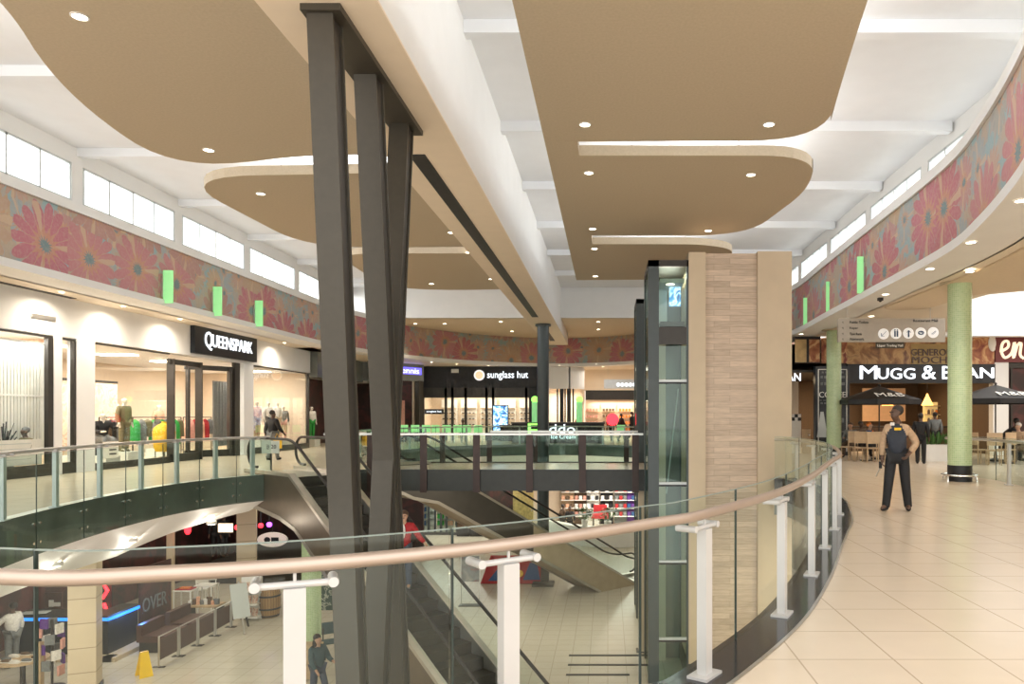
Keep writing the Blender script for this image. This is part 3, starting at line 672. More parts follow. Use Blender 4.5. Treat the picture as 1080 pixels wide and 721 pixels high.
# ------------------------------------------------------------------ escalators
def escalator(label, T, u, W, L0, sidem, under, rise=5.2, split=None):
    T = Vector(T); u = Vector(u).normalized(); n = Vector((-u.y, u.x)) if W > 0 else Vector((u.y, -u.x)); W = abs(W)
    tn = math.tan(R(30)); SL = rise/tn
    P = lambda s, w, z: (T.x+u.x*s+n.x*w, T.y+u.y*s+n.y*w, z)
    zl = lambda s: 0 if s < 0 else (-tn*s if s < SL else -rise)
    root = thing('escalator', label, 'escalator', (T.x, T.y, 0))
    top = [(-L0, .08), (0, .08), (SL, -rise+.08), (SL+1.8, -rise+.08)]
    sb = (rise-under-.2)/tn+.35
    bot = [(SL+1.8, -rise), (sb, -rise), (.35, -under-.2), (-.5, -under), (-L0, -under+.25)]
    prof = top+bot
    tri = tessellate_polygon([[Vector((a, b, 0)) for a, b in prof]])
    cuts = [(prof, sidem)]
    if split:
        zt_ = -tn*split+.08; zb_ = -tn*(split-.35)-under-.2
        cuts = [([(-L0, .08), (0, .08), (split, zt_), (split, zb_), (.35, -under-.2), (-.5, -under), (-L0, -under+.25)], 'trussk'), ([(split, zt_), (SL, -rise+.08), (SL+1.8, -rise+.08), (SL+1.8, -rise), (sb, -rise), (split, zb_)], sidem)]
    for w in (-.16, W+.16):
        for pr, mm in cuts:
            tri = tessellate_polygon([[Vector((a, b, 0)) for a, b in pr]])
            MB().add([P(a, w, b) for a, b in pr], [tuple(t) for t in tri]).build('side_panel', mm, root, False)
    mb = MB()
    for (a, b), (c, d) in zip(bot[:-1], bot[1:]): mb.quad(P(a, -.16, b), P(a, W+.16, b), P(c, W+.16, d), P(c, -.16, d))
    mb.build('underside', sidem, root, False)
    mb = MB()
    for w in (-.165, W+.165):
        pts = [P(a, w, b) for a, b in bot[1:]]
        for a, b in zip(pts[:-1], pts[1:]): mb.bar(a, b, .02, .10)
    mb.build('edge_trim', 'deck', root, False)
    for w0, w1, ws in ((-.17, .0, .002), (W, W+.17, W-.002)):
        mb = MB()
        for (a, b), (c, d) in zip(top[:-1], top[1:]): mb.quad(P(a, w0, b+.03), P(a, w1, b+.03), P(c, w1, d+.03), P(c, w0, d+.03)); mb.quad(P(a, w0, b+.03), P(a, w0, b-.06), P(c, w0, d-.06), P(c, w0, d+.03))
        mb.build('deck_strip', 'deck', root, False)
        mb = MB()
        for (a, b), (c, d) in zip(top[:-1], top[1:]): mb.quad(P(a, ws, b+.03), P(a, ws, b-.35), P(c, ws, d-.35), P(c, ws, d+.03))
        mb.build('skirt', 'steel', root, False)
    MB().add([P(-L0, 0, .012), P(0, 0, .012), P(0, W, .012), P(-L0, W, .012)], [(0, 1, 2, 3)]).build('landing_plate', 'steel', root, False)
    MB().add([P(SL, 0, -rise+.012), P(SL+1.8, 0, -rise+.012), P(SL+1.8, W, -rise+.012), P(SL, W, -rise+.012)], [(0, 1, 2, 3)]).build('landing_plate', 'steel', root, False)
    for k in range(int(SL/.4)):
        z = -.231*(k+1); a, b = .4*k, .4*(k+1)
        mb = MB().add([P(a, .005, z), P(b, .005, z), P(b, W-.005, z), P(a, W-.005, z), P(a, .005, z+.231), P(a, W-.005, z+.231)], [(0, 1, 2, 3), (0, 3, 5, 4)])
        mb.add([P(b-.03, .05, z+.004), P(b, .05, z+.004), P(b, W-.05, z+.004), P(b-.03, W-.05, z+.004)], [(0, 1, 2, 3)])
        mb.build('step', 'step', root, False)
    for w in (-.06, W+.06):
        h = []
        for k in range(9): a = R(-100-160*k/8); h.append((-L0+.42+.40*math.cos(a), .56+.39*math.sin(a)))
        h = [(-L0+.6, .17)]+h
        prof2 = h+[(-L0+.9, .95), (-.55, .95), (-.15, .93), (.3, .78), (.8, .95-.8*tn)]+[(s, .95-s*tn) for s in (2, 4, 6, 8)]+[(SL-.4, .95-(SL-.4)*tn), (SL+.2, -rise+1.0), (SL+.8, -rise+.95)]
        for k in range(9): a = R(80-170*k/8); prof2.append((SL+1.0+.38*math.cos(a), -rise+.56+.39*math.sin(a)))
        c2 = catmull([Vector(p) for p in prof2], .15)
        MB().tube([P(p.x, w, p.y) for p in c2], .038, 8).build('handrail', 'rubber', root)
        g = [(-L0+.25, .1), (0, .1), (SL, -rise+.1), (SL+1.1, -rise+.1), (SL+1.2, -rise+.88), (SL+.1, -rise+.9), (SL-.3, .88-(SL-.3)*tn), (.4, .66), (-.2, .90), (-L0+.3, .90)]
        tr = tessellate_polygon([[Vector((a, b, 0)) for a, b in g]])
        MB().add([P(a, w, b) for a, b in g], [tuple(t) for t in tr]).build('balustrade_glass', 'glassd', root, False)
    return root, P
e1, P1 = escalator('nearer escalator with brown steel side carrying the person in red', (-7.84, 18.3), (.743, -.67), 1.2, 2.7, 'trussd', 1.05)
U2 = Vector((.76, .65))
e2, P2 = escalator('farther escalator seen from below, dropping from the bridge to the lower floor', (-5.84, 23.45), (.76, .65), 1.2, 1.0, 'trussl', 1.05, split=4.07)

# ------------------------------------------------------------------ people
def skin_mesh(name, nodes, edges, m, parent, level=1, root=0, matfn=None, mats=None, world=False):
    me = D.meshes.new(name); me.from_pydata([n[:3] for n in nodes], edges, [])
    o = D.objects.new(name, me); COL.objects.link(o)
    md = o.modifiers.new('skin', 'SKIN'); md.use_smooth_shade = True
    sv = me.skin_vertices[0].data
    for i, nd in enumerate(nodes): sv[i].radius = (nd[3], nd[4] if len(nd) > 4 else nd[3]); sv[i].use_root = (i == root)
    sb = o.modifiers.new('sub', 'SUBSURF'); sb.levels = level; sb.render_levels = level
    dg = bpy.context.evaluated_depsgraph_get(); nm = D.meshes.new_from_object(o.evaluated_get(dg))
    D.objects.remove(o); D.meshes.remove(me)
    nm.materials.clear()
    for x in (mats or [m]): nm.materials.append(M[x])
    nm.shade_smooth()
    if matfn:
        for p in nm.polygons: p.material_index = matfn(p.center)
    ob = D.objects.new(name, nm); COL.objects.link(ob); ob.parent = parent; return ob
BASE = dict(pelvis=(0, .01, .93), waist=(0, .0, 1.08), chest=(0, -.01, 1.26), collar=(0, .015, 1.41), neck=(0, .005, 1.475), jaw=(0, -.018, 1.535), head=(0, -.002, 1.605), crown=(0, .006, 1.665))
for s, q in ((1, 'L'), (-1, 'R')):
    BASE.update({'hip'+q: (.09*s, .01, .90), 'knee'+q: (.10*s, -.015, .49), 'ank'+q: (.10*s, .02, .085), 'toe'+q: (.115*s, -.13, .04),
                 'sho'+q: (.185*s, .01, 1.375), 'elb'+q: (.235*s, .03, 1.10), 'wri'+q: (.245*s, -.05, .86)})
RAD = dict(pelvis=.12, waist=.112, chest=.135, collar=.085, neck=.052, jaw=.062, head=.084, crown=.058, hip=.088, knee=.058, ank=.042, toe=.036, sho=.066, elb=.046, wri=.032)
SIT = dict(pelvis=(0, .05, .52), waist=(0, .04, .67), chest=(0, .01, .85), collar=(0, .02, 1.0), neck=(0, .0, 1.065), jaw=(0, -.03, 1.125), head=(0, -.015, 1.195), crown=(0, -.01, 1.255))
for s, q in ((1, 'L'), (-1, 'R')):
    SIT.update({'hip'+q: (.09*s, .03, .50), 'knee'+q: (.12*s, -.40, .50), 'ank'+q: (.12*s, -.38, .085), 'toe'+q: (.13*s, -.53, .04),
                'sho'+q: (.185*s, .02, .965), 'elb'+q: (.24*s, -.04, .71), 'wri'+q: (.14*s, -.30, .72)})
WALK = {'kneeL': (.09, -.16, .50), 'ankL': (.09, -.24, .09), 'toeL': (.10, -.39, .06), 'kneeR': (-.09, .05, .49), 'ankR': (-.09, .27, .13), 'toeR': (-.10, .14, .05),
        'elbR': (-.24, -.07, 1.11), 'wriR': (-.23, -.25, .93), 'elbL': (.24, .12, 1.12), 'wriL': (.25, .12, .87)}
def person(label, loc, rz, pose, top='cnavy', legs='cblack', skin='skinb', hair='hair', shoe='cblack', h=1.7, group=None, top2=None, fn2=None, name='person', cat='person', detail=False, shirt=None, hairtype=1, bald=False, sitting=False):
    J = dict(SIT if sitting else BASE); J.update(pose or {}); k = h/1.7
    t = thing(name, label, cat, loc, group, rz)
    V = {q: Vector(p)*k for q, p in J.items()}
    def r(q, inf=0): return (RAD[q[:-1] if q[-1] in 'LR' and q not in RAD else q]+inf)*k
    nodes = []; idx = {}; edges = []
    def nd(q, p=None, rr=None):
        idx[q] = len(nodes); p = V[q] if p is None else p; nodes.append((p.x, p.y, p.z, rr if rr else r(q))); return idx[q]
    chain = ['pelvis', 'waist', 'chest', 'collar', 'neck', 'jaw', 'head', 'crown']
    for q in chain: nd(q)
    edges += [(idx[a], idx[b]) for a, b in zip(chain[:-1], chain[1:])]
    for q in 'LR':
        for c, p in ((['hip', 'knee', 'ank', 'toe'], 'pelvis'), (['sho', 'elb', 'wri'], 'chest')):
            pv = p
            for j in c: nd(j+q); edges.append((idx[pv], idx[j+q])); pv = j+q
        # hand: palm, four fingers, thumb
        w = V['wri'+q]; d = (w-V['elb'+q]).normalized(); s = 1 if q == 'L' else -1
        fwd = Vector((0, -1, 0)); lat = fwd-d*fwd.dot(d); lat = lat.normalized() if lat.length > .2 else Vector((-s, 0, 0))
        inn = d.cross(lat).normalized(); inn = inn if inn.x*s < 0 else -inn
        nd('palm'+q, w+d*.055*k, .032*k); edges.append((idx['wri'+q], idx['palm'+q]))
        if detail:
            for i, ln in enumerate((.075, .085, .08, .062)):
                o = lat*(.028-.019*i)*k; a = w+d*.085*k+o; nd('f%d%s' % (i, q), a, .010*k); edges.append((idx['palm'+q], idx['f%d%s' % (i, q)]))
                b = a+(d*.75+inn*.45)*ln*.5*k; nd('g%d%s' % (i, q), b, .009*k); edges.append((idx['f%d%s' % (i, q)], idx['g%d%s' % (i, q)]))
                c = b+(d*.45+inn*.85)*ln*.5*k; nd('h%d%s' % (i, q), c, .007*k); edges.append((idx['g%d%s' % (i, q)], idx['h%d%s' % (i, q)]))
            a = w+(d*.035+lat*.045+inn*.01)*k; nd('t'+q, a, .012*k); edges.append((idx['palm'+q], idx['t'+q]))
            b = a+(d*.045+lat*.015+inn*.02)*k; nd('u'+q, b, .009*k); edges.append((idx['t'+q], idx['u'+q]))
        else:
            a = w+d*.12*k; nd('f'+q, a, .022*k); edges.append((idx['palm'+q], idx['f'+q]))
    # face: nose and ears grow out of the head
    hd = V['head']; fc = pose.get('face', (0, -1)) if pose else (0, -1); f = Vector((fc[0], fc[1], 0)).normalized(); sd = Vector((-f.y, f.x, 0))
    nd('nose', hd+f*.098*k+Vector((0, 0, -.012*k)), .014*k); edges.append((idx['head'], idx['nose']))
    for s in (1, -1): nd('ear%d' % s, hd+sd*.088*k*s-f*.005*k, .017*k); edges.append((idx['head'], idx['ear%d' % s]))
    skin_mesh('body', nodes, edges, skin, t, 2 if detail else 1)
    # clothes
    def cl(nm, ch, inf, m, extra=None, mats=None, fn=None):
        N = []; E = []; ix = {}
        for c in ch:
            pv = None
            for q in c:
                if q not in ix: ix[q] = len(N); p = V[q]; N.append((p.x, p.y, p.z, r(q, inf.get(q[:-1] if q[-1] in 'LR' else q, .015))))
                if pv is not None: E.append((ix[pv], ix[q]))
                pv = q
        return skin_mesh(nm, N, E, m, t, 3 if fn else (2 if detail else 1), 0, fn, mats)
    # hem: drop the jacket a little below the pelvis
    V['hem'] = V['pelvis']+Vector((0, 0, (-.01 if sitting else -.05)*k)); RAD['hem'] = .125
    V['cuffL'] = V['wriL'].lerp(V['elbL'], .12); V['cuffR'] = V['wriR'].lerp(V['elbR'], .12); RAD['cuff'] = .036
    RAD['tcuff'] = .062
    for q in 'LR': V['tcuff'+q] = V['ank'+q]+(V['ank'+q]-V['knee'+q]).normalized()*.035*k
    V['yoke'] = V['collar']; RAD['yoke'] = .088
    if fn2: fk = lambda c: fn2(c/k)
    cl('jacket', [['hem', 'waist', 'chest', 'yoke'], ['chest', 'shoL', 'elbL', 'cuffL'], ['chest', 'shoR', 'elbR', 'cuffR']], {'hem': .036, 'waist': .042, 'chest': .022, 'yoke': -.004, 'sho': .022, 'elb': .022, 'cuff': .014}, top, None, [top, top2] if top2 else None, fk if fn2 else None)
    cl('trousers', [['pelvis', 'hipL', 'kneeL', 'ankL', 'tcuffL'], ['pelvis', 'hipR', 'kneeR', 'ankR', 'tcuffR']], {'pelvis': .018, 'hip': .018, 'knee': .025, 'ank': .026, 'tcuff': .004}, legs)
    for q in 'LR':
        a = V['ank'+q]; b = V['toe'+q]; hl = a+(a-b)*.25; hl.z = b.z
        skin_mesh('shoe', [(hl.x, hl.y, hl.z, .042*k), (a.x, a.y, a.z-.035*k, .05*k), (b.x, b.y, b.z, .043*k)], [(0, 1), (1, 2)], shoe, t)
    if shirt:
        c = V['chest']+f*.0; MB().ball(Vector(wloc(t))+V['chest']+f*.125*k+Vector((0, 0, .02*k)), .05*k, sc=(1.0, .9, 3.2)).build('shirt', shirt, t)
    if not bald:
        hc = V['head'].lerp(V['crown'], .62)-f*.030*k
        mb = MB().ball(Vector(wloc(t))+hc, .093*k, 16, 10, (1, 1, .95)); mb.build('hair', hair, t)
    if detail:
        for s in (1, -1): MB().ball(Vector(wloc(t))+hd+f*.083*k+sd*.031*k*s+Vector((0, 0, .012*k)), .011*k, 8, 6).build('eye', 'black', t)
        MB().bx(Vector(wloc(t))+V['jaw'].lerp(hd, .35)+f*.083*k, (.045*k, .012*k, .008*k), math.atan2(sd.y, sd.x)).build('mouth', 'darkbrown', t)
    return t
# security guard
gp = {'ankR': (-.16, -.10, .085), 'toeR': (-.21, -.23, .04), 'kneeR': (-.12, -.09, .49), 'ankL': (.15, .10, .085), 'toeL': (.18, -.04, .04), 'kneeL': (.12, .02, .49),
      'elbL': (.285, .07, 1.10), 'wriL': (.185, -.10, .93), 'elbR': (-.225, .02, 1.09), 'wriR': (-.225, -.05, .85), 'shoL': (.155, .01, 1.335), 'shoR': (-.155, .01, 1.335),
      'head': (-.02, -.025, 1.60), 'jaw': (-.04, -.05, 1.53), 'crown': (-.01, -.008, 1.665), 'face': (-.75, -.75)}
GX, GY = 4.70, 11.85
guard = person('person in a tan and navy jacket standing on the right walkway, looking left', (GX, GY, 0), R(-30), gp, 'cnavy', 'cblack', 'skinb', 'hair', h=1.69, top2='ctan', detail=True,
               fn2=lambda c: 1 if abs(c.x) > (.165 if c.z < 1.22 else .045+(1.43-c.z)*.57) else 0, shirt=None)
MB().bx(Vector((GX, GY, 0))+Vector((.03, -.165, 1.33)), (.10, .012, .04)).build('chest_badge', 'cyellow', guard, label='small yellow and black chest badge')
MB().bx(Vector((GX, GY, 0))+Vector((-.05, -.17, 1.41)), (.06, .02, .05)).build('shirt_collar', 'cwhite', guard)
wlk = thing('two_way_radio', 'small handheld radio with grey aerial held low by the guard in his right hand', 'radio', (GX-.25, GY+.05, .70)); MB().bx((GX-.255, GY+.05, .74), (.045, .03, .11), R(-30)).build('case', 'cblack', wlk); MB().bar((GX-.26, GY+.05, .70), (GX-.34, GY+.02, .56), .012, .012).build('aerial', 'steel', wlk)
# man in red on the escalator
px_, py_, _ = P1(3.78, .72, 0)
person('person in a red jacket and jeans riding the escalator, hand on rail', (px_, py_, -.231*10), R(8), {'elbL': (.33, -.03, 1.14), 'wriL': (.47, -.08, .99), 'elbR': (-.25, -.02, 1.12), 'wriR': (-.20, -.14, .95), 'toeL': (.11, -.12, .04), 'toeR': (-.11, -.12, .04)}, 'cred', 'cjean', 'skinl', 'hairb', 'cgrey', 1.72, detail=True, shirt='cwhite')
# woman on the lower floor
wm = person('person with long dark hair and grey top walking on the lower floor', (-6.75, 17.0, LOW), R(60), dict(WALK, elbL=(.25, -.08, 1.10), wriL=(.22, -.30, 1.05)), 'cteal', 'cjean', 'skinl', 'hair', 'cgrey', 1.64)
MB().ball(Vector((-6.75, 17.0, LOW))+Vector((0, .05, 1.43)), .11, sc=(.9, .7, 1.6)).build('long_hair', 'hair', wm)
t = thing('shoulder_bag', 'tan shoulder bag on the back of the walking woman below', 'bag', (-6.95, 17.1, LOW+.95)); MB().ball((-6.98, 17.05, LOW+1.08), .17, sc=(1, .6, 1.05)).build('pouch', 'chair', t); MB().tube([(-6.95, 17.05, LOW+1.2), (-6.85, 17.03, LOW+1.42), (-6.72, 17.0, LOW+1.46)], .015).build('strap', 'darkbrown', t)
person('person half hidden at the bottom edge near the strut foot, dark hair and brown top', (-5.05, 15.8, LOW), R(-70), WALK, 'cbrown', 'cblack', 'skinb', 'hair', 'cblack', 1.6)
# walkers on the upper level
person('person in a black jacket walking past the shop window beside the escalator top', (-11.6, 25.3, 0), R(150), WALK, 'cblack', 'cgrey', 'skinb', 'hair', 'cblack', 1.72)
t = thing('shopping_bag', 'yellow shopping bag carried beside the person in the black jacket', 'bag', (-11.3, 25.0, .35)); MB().bx((-11.28, 24.95, .62), (.26, .14, .36), .3).build('pouch', 'cyellow', t); MB().tube([(-11.36, 24.93, .8), (-11.3, 24.93, .95), (-11.2, 24.96, .8)], .01).build('handle', 'cyellow', t)
# far corridor shoppers
for i, (px, py, c1, c2, lab, hh) in enumerate(((645, 441, 'cred', 'cblack', 'distant shopper in a dark red top, left of the row beyond the kiosk', 1.66), (655.5, 440, 'cblack', 'cgrey', 'distant shopper in black with arms bent, middle of the row beyond the kiosk', 1.68), (667, 437, 'cblack', 'cblack', 'distant tall shopper all in black, right of the row beyond the kiosk', 1.8), (610, 452, 'cbrown', 'cblack', 'distant shopper in brown by the left corridor shop', 1.6))):
    d = 44.5 if i < 3 else 49; person(lab, (wx(px, d), d, 0), R(160-50*i), WALK, c1, c2, 'skinb', 'hair', 'cblack', hh, 'shoppers in the far corridor')
# ------------------------------------------------------------------ left shopfronts
XW = -14.5
mb = MB().box(XW-.2, XW, 5, 35.6, 3.65, 4.75)
for y0, y1 in ((19.10, 19.38), (19.92, 20.62), (29.05, 29.85)): mb.box(XW-.25, XW+.02, y0, y1, 0, 3.65)
mb.box(XW-.25, XW, 5, 12, 0, 3.65)
struct('wall_left', mb, 'roof', False)
mb = MB().box(-20.0, -19.8, 5, 52, 0, 4.7).box(-19.8, -14.7, 35.5, 35.7, 0, 4.7); struct('wall_left', mb, 'warm', False)
struct('wall_left', MB().box(-19.8, -15.25, 19.75, 19.85, 0, 4), 'warmf', False)
struct('ceiling', MB().box(-19.8, XW-.2, 5, 52, 3.62, 3.7), 'white', False)
def shop_lights(x, ys, z, lab):
    for i, y in enumerate(ys):
        t = thing('added_light_panel', '%s, number %s along' % (lab, ('one', 'two', 'three', 'four', 'five')[i]) if False else '%s, %s' % (lab, ('nearest', 'second nearest', 'third nearest', 'fourth nearest', 'farthest')[i]), 'ceiling light', (x, y, z-.03), lab)
        MB().box(x-.6, x+.6, y-.25, y+.25, z-.04, z-.012).build('diffuser', 'lamp', t, False)  # glowing panel added to light the shop interior
shop_lights(-16.5, (15.5, 18.2, 21.5, 24.5, 27.5), 3.62, 'added flat light panel in the clothes shop ceiling')
shop_lights(-16.3, (31, 33.8), 3.62, 'added flat light panel above the mannequin window')
for y, p in ((14, 55), (17.5, 65), (22, 110), (26.5, 110), (32.5, 100)): area((-16.6, y, 3.55), (0, 0, 0), 3, 3, p*1.15, (1, .93, .82))  # added area lamps brighten the shop interiors
# glass and frames
def shopwin(label, y0, y1, frames, kick=.18, x=XW-.06, z1=3.63, m='dark'):
    t = thing('shop_window', label, 'shop window', (x, y0, 0))
    fr = MB().box(x-.04, x+.05, y0, y1, z1-.05, z1).box(x-.05, x+.06, y0, y1, 0, kick)
    fr.build('frame', m, t, False)
    for a, b in frames: MB().box(x-.05, x+.06, a, b, kick, z1-.05).build('mullion', m, t, False)
    MB().box(x-.006, x+.006, y0, y1, kick, z1-.05).build('glass_pane', 'glassc', t, False); return t
shopwin('large shop window with white slats behind it at far left', 12.0, 19.10, [(18.92, 19.10)], .3)
shopwin('narrow shop window between two white pillars', 19.38, 19.92, [(19.84, 19.92)], .3)
shopwin('wide clothes shop window left of the open entrance', 20.62, 24.2, [], .2)
shopwin('clothes shop window with shirt mannequins right of the entrance', 29.85, 35.5, [(35.38, 35.5)], .25)
def leaf(label, y0, y1, x0, x1, z1=3.45):
    t = thing('shop_door', label, 'door', (x0, y0, 0))
    a = Vector((x0, y0, 0)); b = Vector((x1, y1, 0)); e = (b-a).normalized(); U = Vector((0, 0, 1))
    w = .24
    for p in (a+e*w/2, b-e*w/2): MB().bar(p+U*.01, p+U*z1, .07, w, e.cross(U)).build('stile', 'dark', t, False)
    for z, hh in ((z1-.09, .18), (.14, .26)): MB().bar(a+U*z, b+U*z, .07, hh).build('rail', 'dark', t, False)
    n_ = e.cross(U); MB().quad(a+U*.1, b+U*.1, b+U*(z1-.1), a+U*(z1-.1)).build('glass_pane', 'glassc', t, False)
    MB().bar(b-e*.12+n_*.07+U*.9, b-e*.12+n_*.07+U*1.6, .03, .03).build('pull_handle', 'chrome', t); return t
leaf('left dark framed glass door leaf of the clothes shop entrance', 24.2, 26.1, XW-.05, XW-.05)
leaf('right dark framed glass door leaf standing folded open', 26.9, 28.3, XW-1.1, XW-.05)
mb = MB().box(XW-.1, XW+.02, 28.35, 28.75, 0, 3.62); t = thing('door_jamb', 'dark upright jamb beside the folded door leaf', 'door frame', (XW, 28.5, 0)); mb.build('post', 'dark', t, False); MB().box(XW-.1, XW, 28.75, 29.05, .1, 3.6).build('side_glass', 'glassc', t, False)
# fascia sign
sg = thing('shop_sign', 'dark navy box sign with lit white QUEENSPARK lettering over the clothes shop', 'sign', (XW, 27.6, 3.74)); sgb = MB().box(XW-.02, XW+.16, 25.35, 29.85, 3.74, 4.78).build('box', 'navy', sg, False)
text('UEENSPARK', 'lettering', 'letter', sgb, (XW+.17, 27.95, 4.28), 'left', 2.95, .46, .02); text('Q', 'lettering', 'letter', sgb, (XW+.17, 26.22, 4.24), 'left', .48, .66, .02)
MB().box(XW, XW+.03, 24.9-8.5, 25.9-8.5-.35, 4.22, 4.33).build('x', 'steel') if False else None
t = thing('vent_grille', 'small grey vent grille in the white wall above the far left window', 'vent', (XW, 18.7, 4.1)); MB().box(XW, XW+.03, 18.35, 19.15, 4.02, 4.13).build('louvre', 'steel', t, False)
# white slat blind
t = thing('slat_screen', 'white vertical slat screen behind the far left window', 'blind', (-15.12, 17.4, .5)); mb = MB()
for k in range(21): mb.box(-15.13, -15.08, 17.4+k*.105, 17.475+k*.105, .55, 3.35)
mb.build('slats', 'blind', t, False); MB().box(-15.14, -15.07, 17.35, 19.62, 3.35, 3.5).box(-15.14, -15.07, 17.35, 19.62, 2.05, 2.09).build('head_rail', 'plain', t, False)
MB().box(-15.18, -15.14, 17.35, 19.62, .5, 3.4).build('backing', 'blind', t, False)
area((-14.85, 18.3, 3.5), (0, R(-14), 0), .25, 2.2, 26, (1, .96, .88))
t = thing('low_display_board', 'pale green low board with grey lines under the slat screen', 'board', (-14.62, 17.6, 0)); MB().box(-14.64, -14.615, 16.9, 18.85, .31, .95).build('board', 'plain', t, False)
mb = MB()
for k in range(4): mb.box(-14.615, -14.61, 17.1+.2*(k % 2), 18.5, .45+k*.13, .47+k*.13)
mb.build('lines', 'bluemetal', t, False)
t = thing('window_notice', 'white printed notice standing inside the clothes shop window', 'notice', (XW+.02, 21.3, .4)); MB().box(XW+.01, XW+.025, 20.95, 21.6, .32, .80).build('sheet', 'plain', t, False)
for k in range(3): MB().box(XW+.026, XW+.03, 21.2, 21.5, .42+k*.12, .46+k*.12).build('print_line', 'navy', t, False)
t = thing('potted_spike_plant', 'dark spiky leaved plant at the lower left shop window', 'plant', (-14.85, 17.95, 0)); MB().lathe((-14.85, 17.95, 0), [(.14, 0), (.18, .7), (.15, .7)], 16).build('pot', 'black', t); mb = MB()
for k in range(16): a = k*2.4; mb.bar((-14.85, 17.95, .68), (-14.85+.17*math.cos(a), 17.95+.34*math.sin(a), 1.2+.2*math.sin(k*1.7)), .03, .01)
mb.build('leaves', 'cblack', t, False)
# mannequins
def mannequin(label, loc, rz, top, legs, plinth=.45, pose=None, sitting=False, group='mannequins in the clothes shop windows', h=1.72, head='skinm'):
    if plinth: p = thing('display_plinth', 'pale plinth under the '+' '.join(label.split()[:10]), 'plinth', loc); MB().box(loc[0]-.32, loc[0]+.32, loc[1]-.32, loc[1]+.32, loc[2], loc[2]+plinth).build('block', 'plain', p, False)
    return person(label, (loc[0], loc[1], loc[2]+plinth), rz, pose, top, legs, head, 'hair', legs, h, group, name='mannequin', cat='mannequin', bald=True, sitting=sitting)
person('mannequin bust in a grey knitted cap and olive coat at the far left window', (-14.86, 18.62, 0), R(-25), None, 'colive', 'cblack', 'skinb', 'cgrey', 'cblack', 1.64, name='mannequin', cat='mannequin', sitting=True)
mannequin('standing mannequin in an olive suit in the left clothes window', (-15.3, 23.1, 0), R(80), 'colive', 'colive', .42)
mannequin('seated mannequin with white head and black outfit in the left clothes window', (-15.15, 21.9, 0), R(60), 'cblack', 'cgrey', .35, {'wriL': (.3, -.25, .9), 'elbL': (.3, -.05, .8)}, True)
mannequin('mannequin in a green top deeper inside the left clothes window', (-16.9, 23.2, 0), R(90), 'cgreen', 'cgrey', .3)
mannequin('mannequin in a peach shirt, leftmost of the three in the right clothes window', (-15.35, 31.9, 0), R(70), 'cpeach', 'ctan', .5)
mannequin('mannequin in a white shirt, middle of the three in the right clothes window', (-15.35, 33.0, 0), R(70), 'cwhite', 'cjean', .5)
mannequin('mannequin in a cream shirt, rightmost of the three in the right clothes window', (-15.4, 34.0, 0), R(70), 'cwhite', 'ctan', .5)
mannequin('mannequin in a grey jacket leaning behind the window corner', (-15.5, 34.85, 0), R(40), 'cgrey', 'cpink', .35)
mannequin('mannequin in a brown top, first in the dark framed window by the strut', (-15.35, 36.5, 0), R(60), 'cpink', 'cblack', .3)
mannequin('mannequin in a white patterned top, second in the dark framed window by the strut', (-15.3, 37.7, 0), R(60), 'cwhite', 'cgreen', .35)
t = thing('jacket_on_stand', 'bright yellow jacket on a stand by the clothes shop entrance', 'jacket', (-14.95, 24.6, 0))
MB().lathe((-14.95, 24.6, 0), [(.25, .35), (.31, .5), (.33, .8), (.34, 1.0), (.30, 1.15), (.2, 1.24), (.09, 1.30), (.07, 1.36)], 20).build('jacket', 'cyellow', t); MB().cyl((-14.95, 24.6, 0), (-14.95, 24.6, .36), .025).cyl((-14.95, 24.6, 0), (-14.95, 24.6, .03), .22).build('stand', 'dark', t)
def rack(label, x, y, L, cols, glab, rz=R(90)):
    t = thing('clothes_rack', label, 'clothes rack', (x, y, 0)); mb = MB().tube([(x, y-L/2, 1.5), (x, y+L/2, 1.5)], .018)
    for s in (-1, 1): mb.tube([(x, y+s*L/2, 0), (x, y+s*L/2, 1.5)], .018).tube([(x-.25, y+s*L/2, .02), (x+.25, y+s*L/2, .02)], .018)
    mb.build('frame', 'dark', t)
    n = len(cols)
    for i, c in enumerate(cols):
        yy = y-L/2+.12+(L-.24)*i/(n-1)
        g = thing('hanging_garment', '%s garment on the %s, %s' % (c[1:], glab, ('first from the left', 'second from the left', 'third from the left', 'fourth from the left', 'fifth from the left', 'sixth from the left')[i]), 'clothing', (x, yy, 1.45), 'garments on the '+glab)
        ln = .75+.15*math.sin(i*2.1)
        MB().prism([(-.06, 0), (.06, 0), (.06, .01), (-.06, .01)], 0, .01) if False else None
        MB().lathe((x, yy, 1.43-ln), [(.17, 0), (.16, ln*.4), (.15, ln*.75), (.12, ln*.9), (.03, ln)], 12).build('cloth', c, g); MB().tube([(x, yy, 1.42), (x, yy, 1.5)], .006, 6).build('hanger_hook', 'chrome', g)
rack('clothes rack with green and grey garments just inside the left door leaf', -16.4, 26.2, 2.0, ['cgreen', 'cgrey', 'colive', 'cgreen', 'cbrown', 'cgrey'], 'rack inside the left door leaf')
rack('clothes rack with peach and red garments seen through the folded door', -16.4, 29.2, 2.0, ['cpeach', 'cpink', 'cred', 'cpeach', 'cred', 'cgrey'], 'rack behind the folded door')
rack('clothes rack of grey and green garments close behind the left door glass', -15.4, 25.6, 1.5, ['cgrey', 'cgreen', 'cgrey', 'cwhite', 'cgreen', 'colive'], 'rack close to the door glass')
rack('clothes rack of black and brown garments behind the yellow jacket', -16.2, 23.9, 1.3, ['cblack', 'cbrown', 'cblack', 'cgrey', 'cbrown', 'cblack'], 'rack behind the yellow jacket')
rack('clothes rack of brown and white garments at the back of the shop', -18.6, 27.5, 2.2, ['cbrown', 'cwhite', 'cpink', 'cbrown', 'cpeach', 'cwhite'], 'rack at the back of the shop')
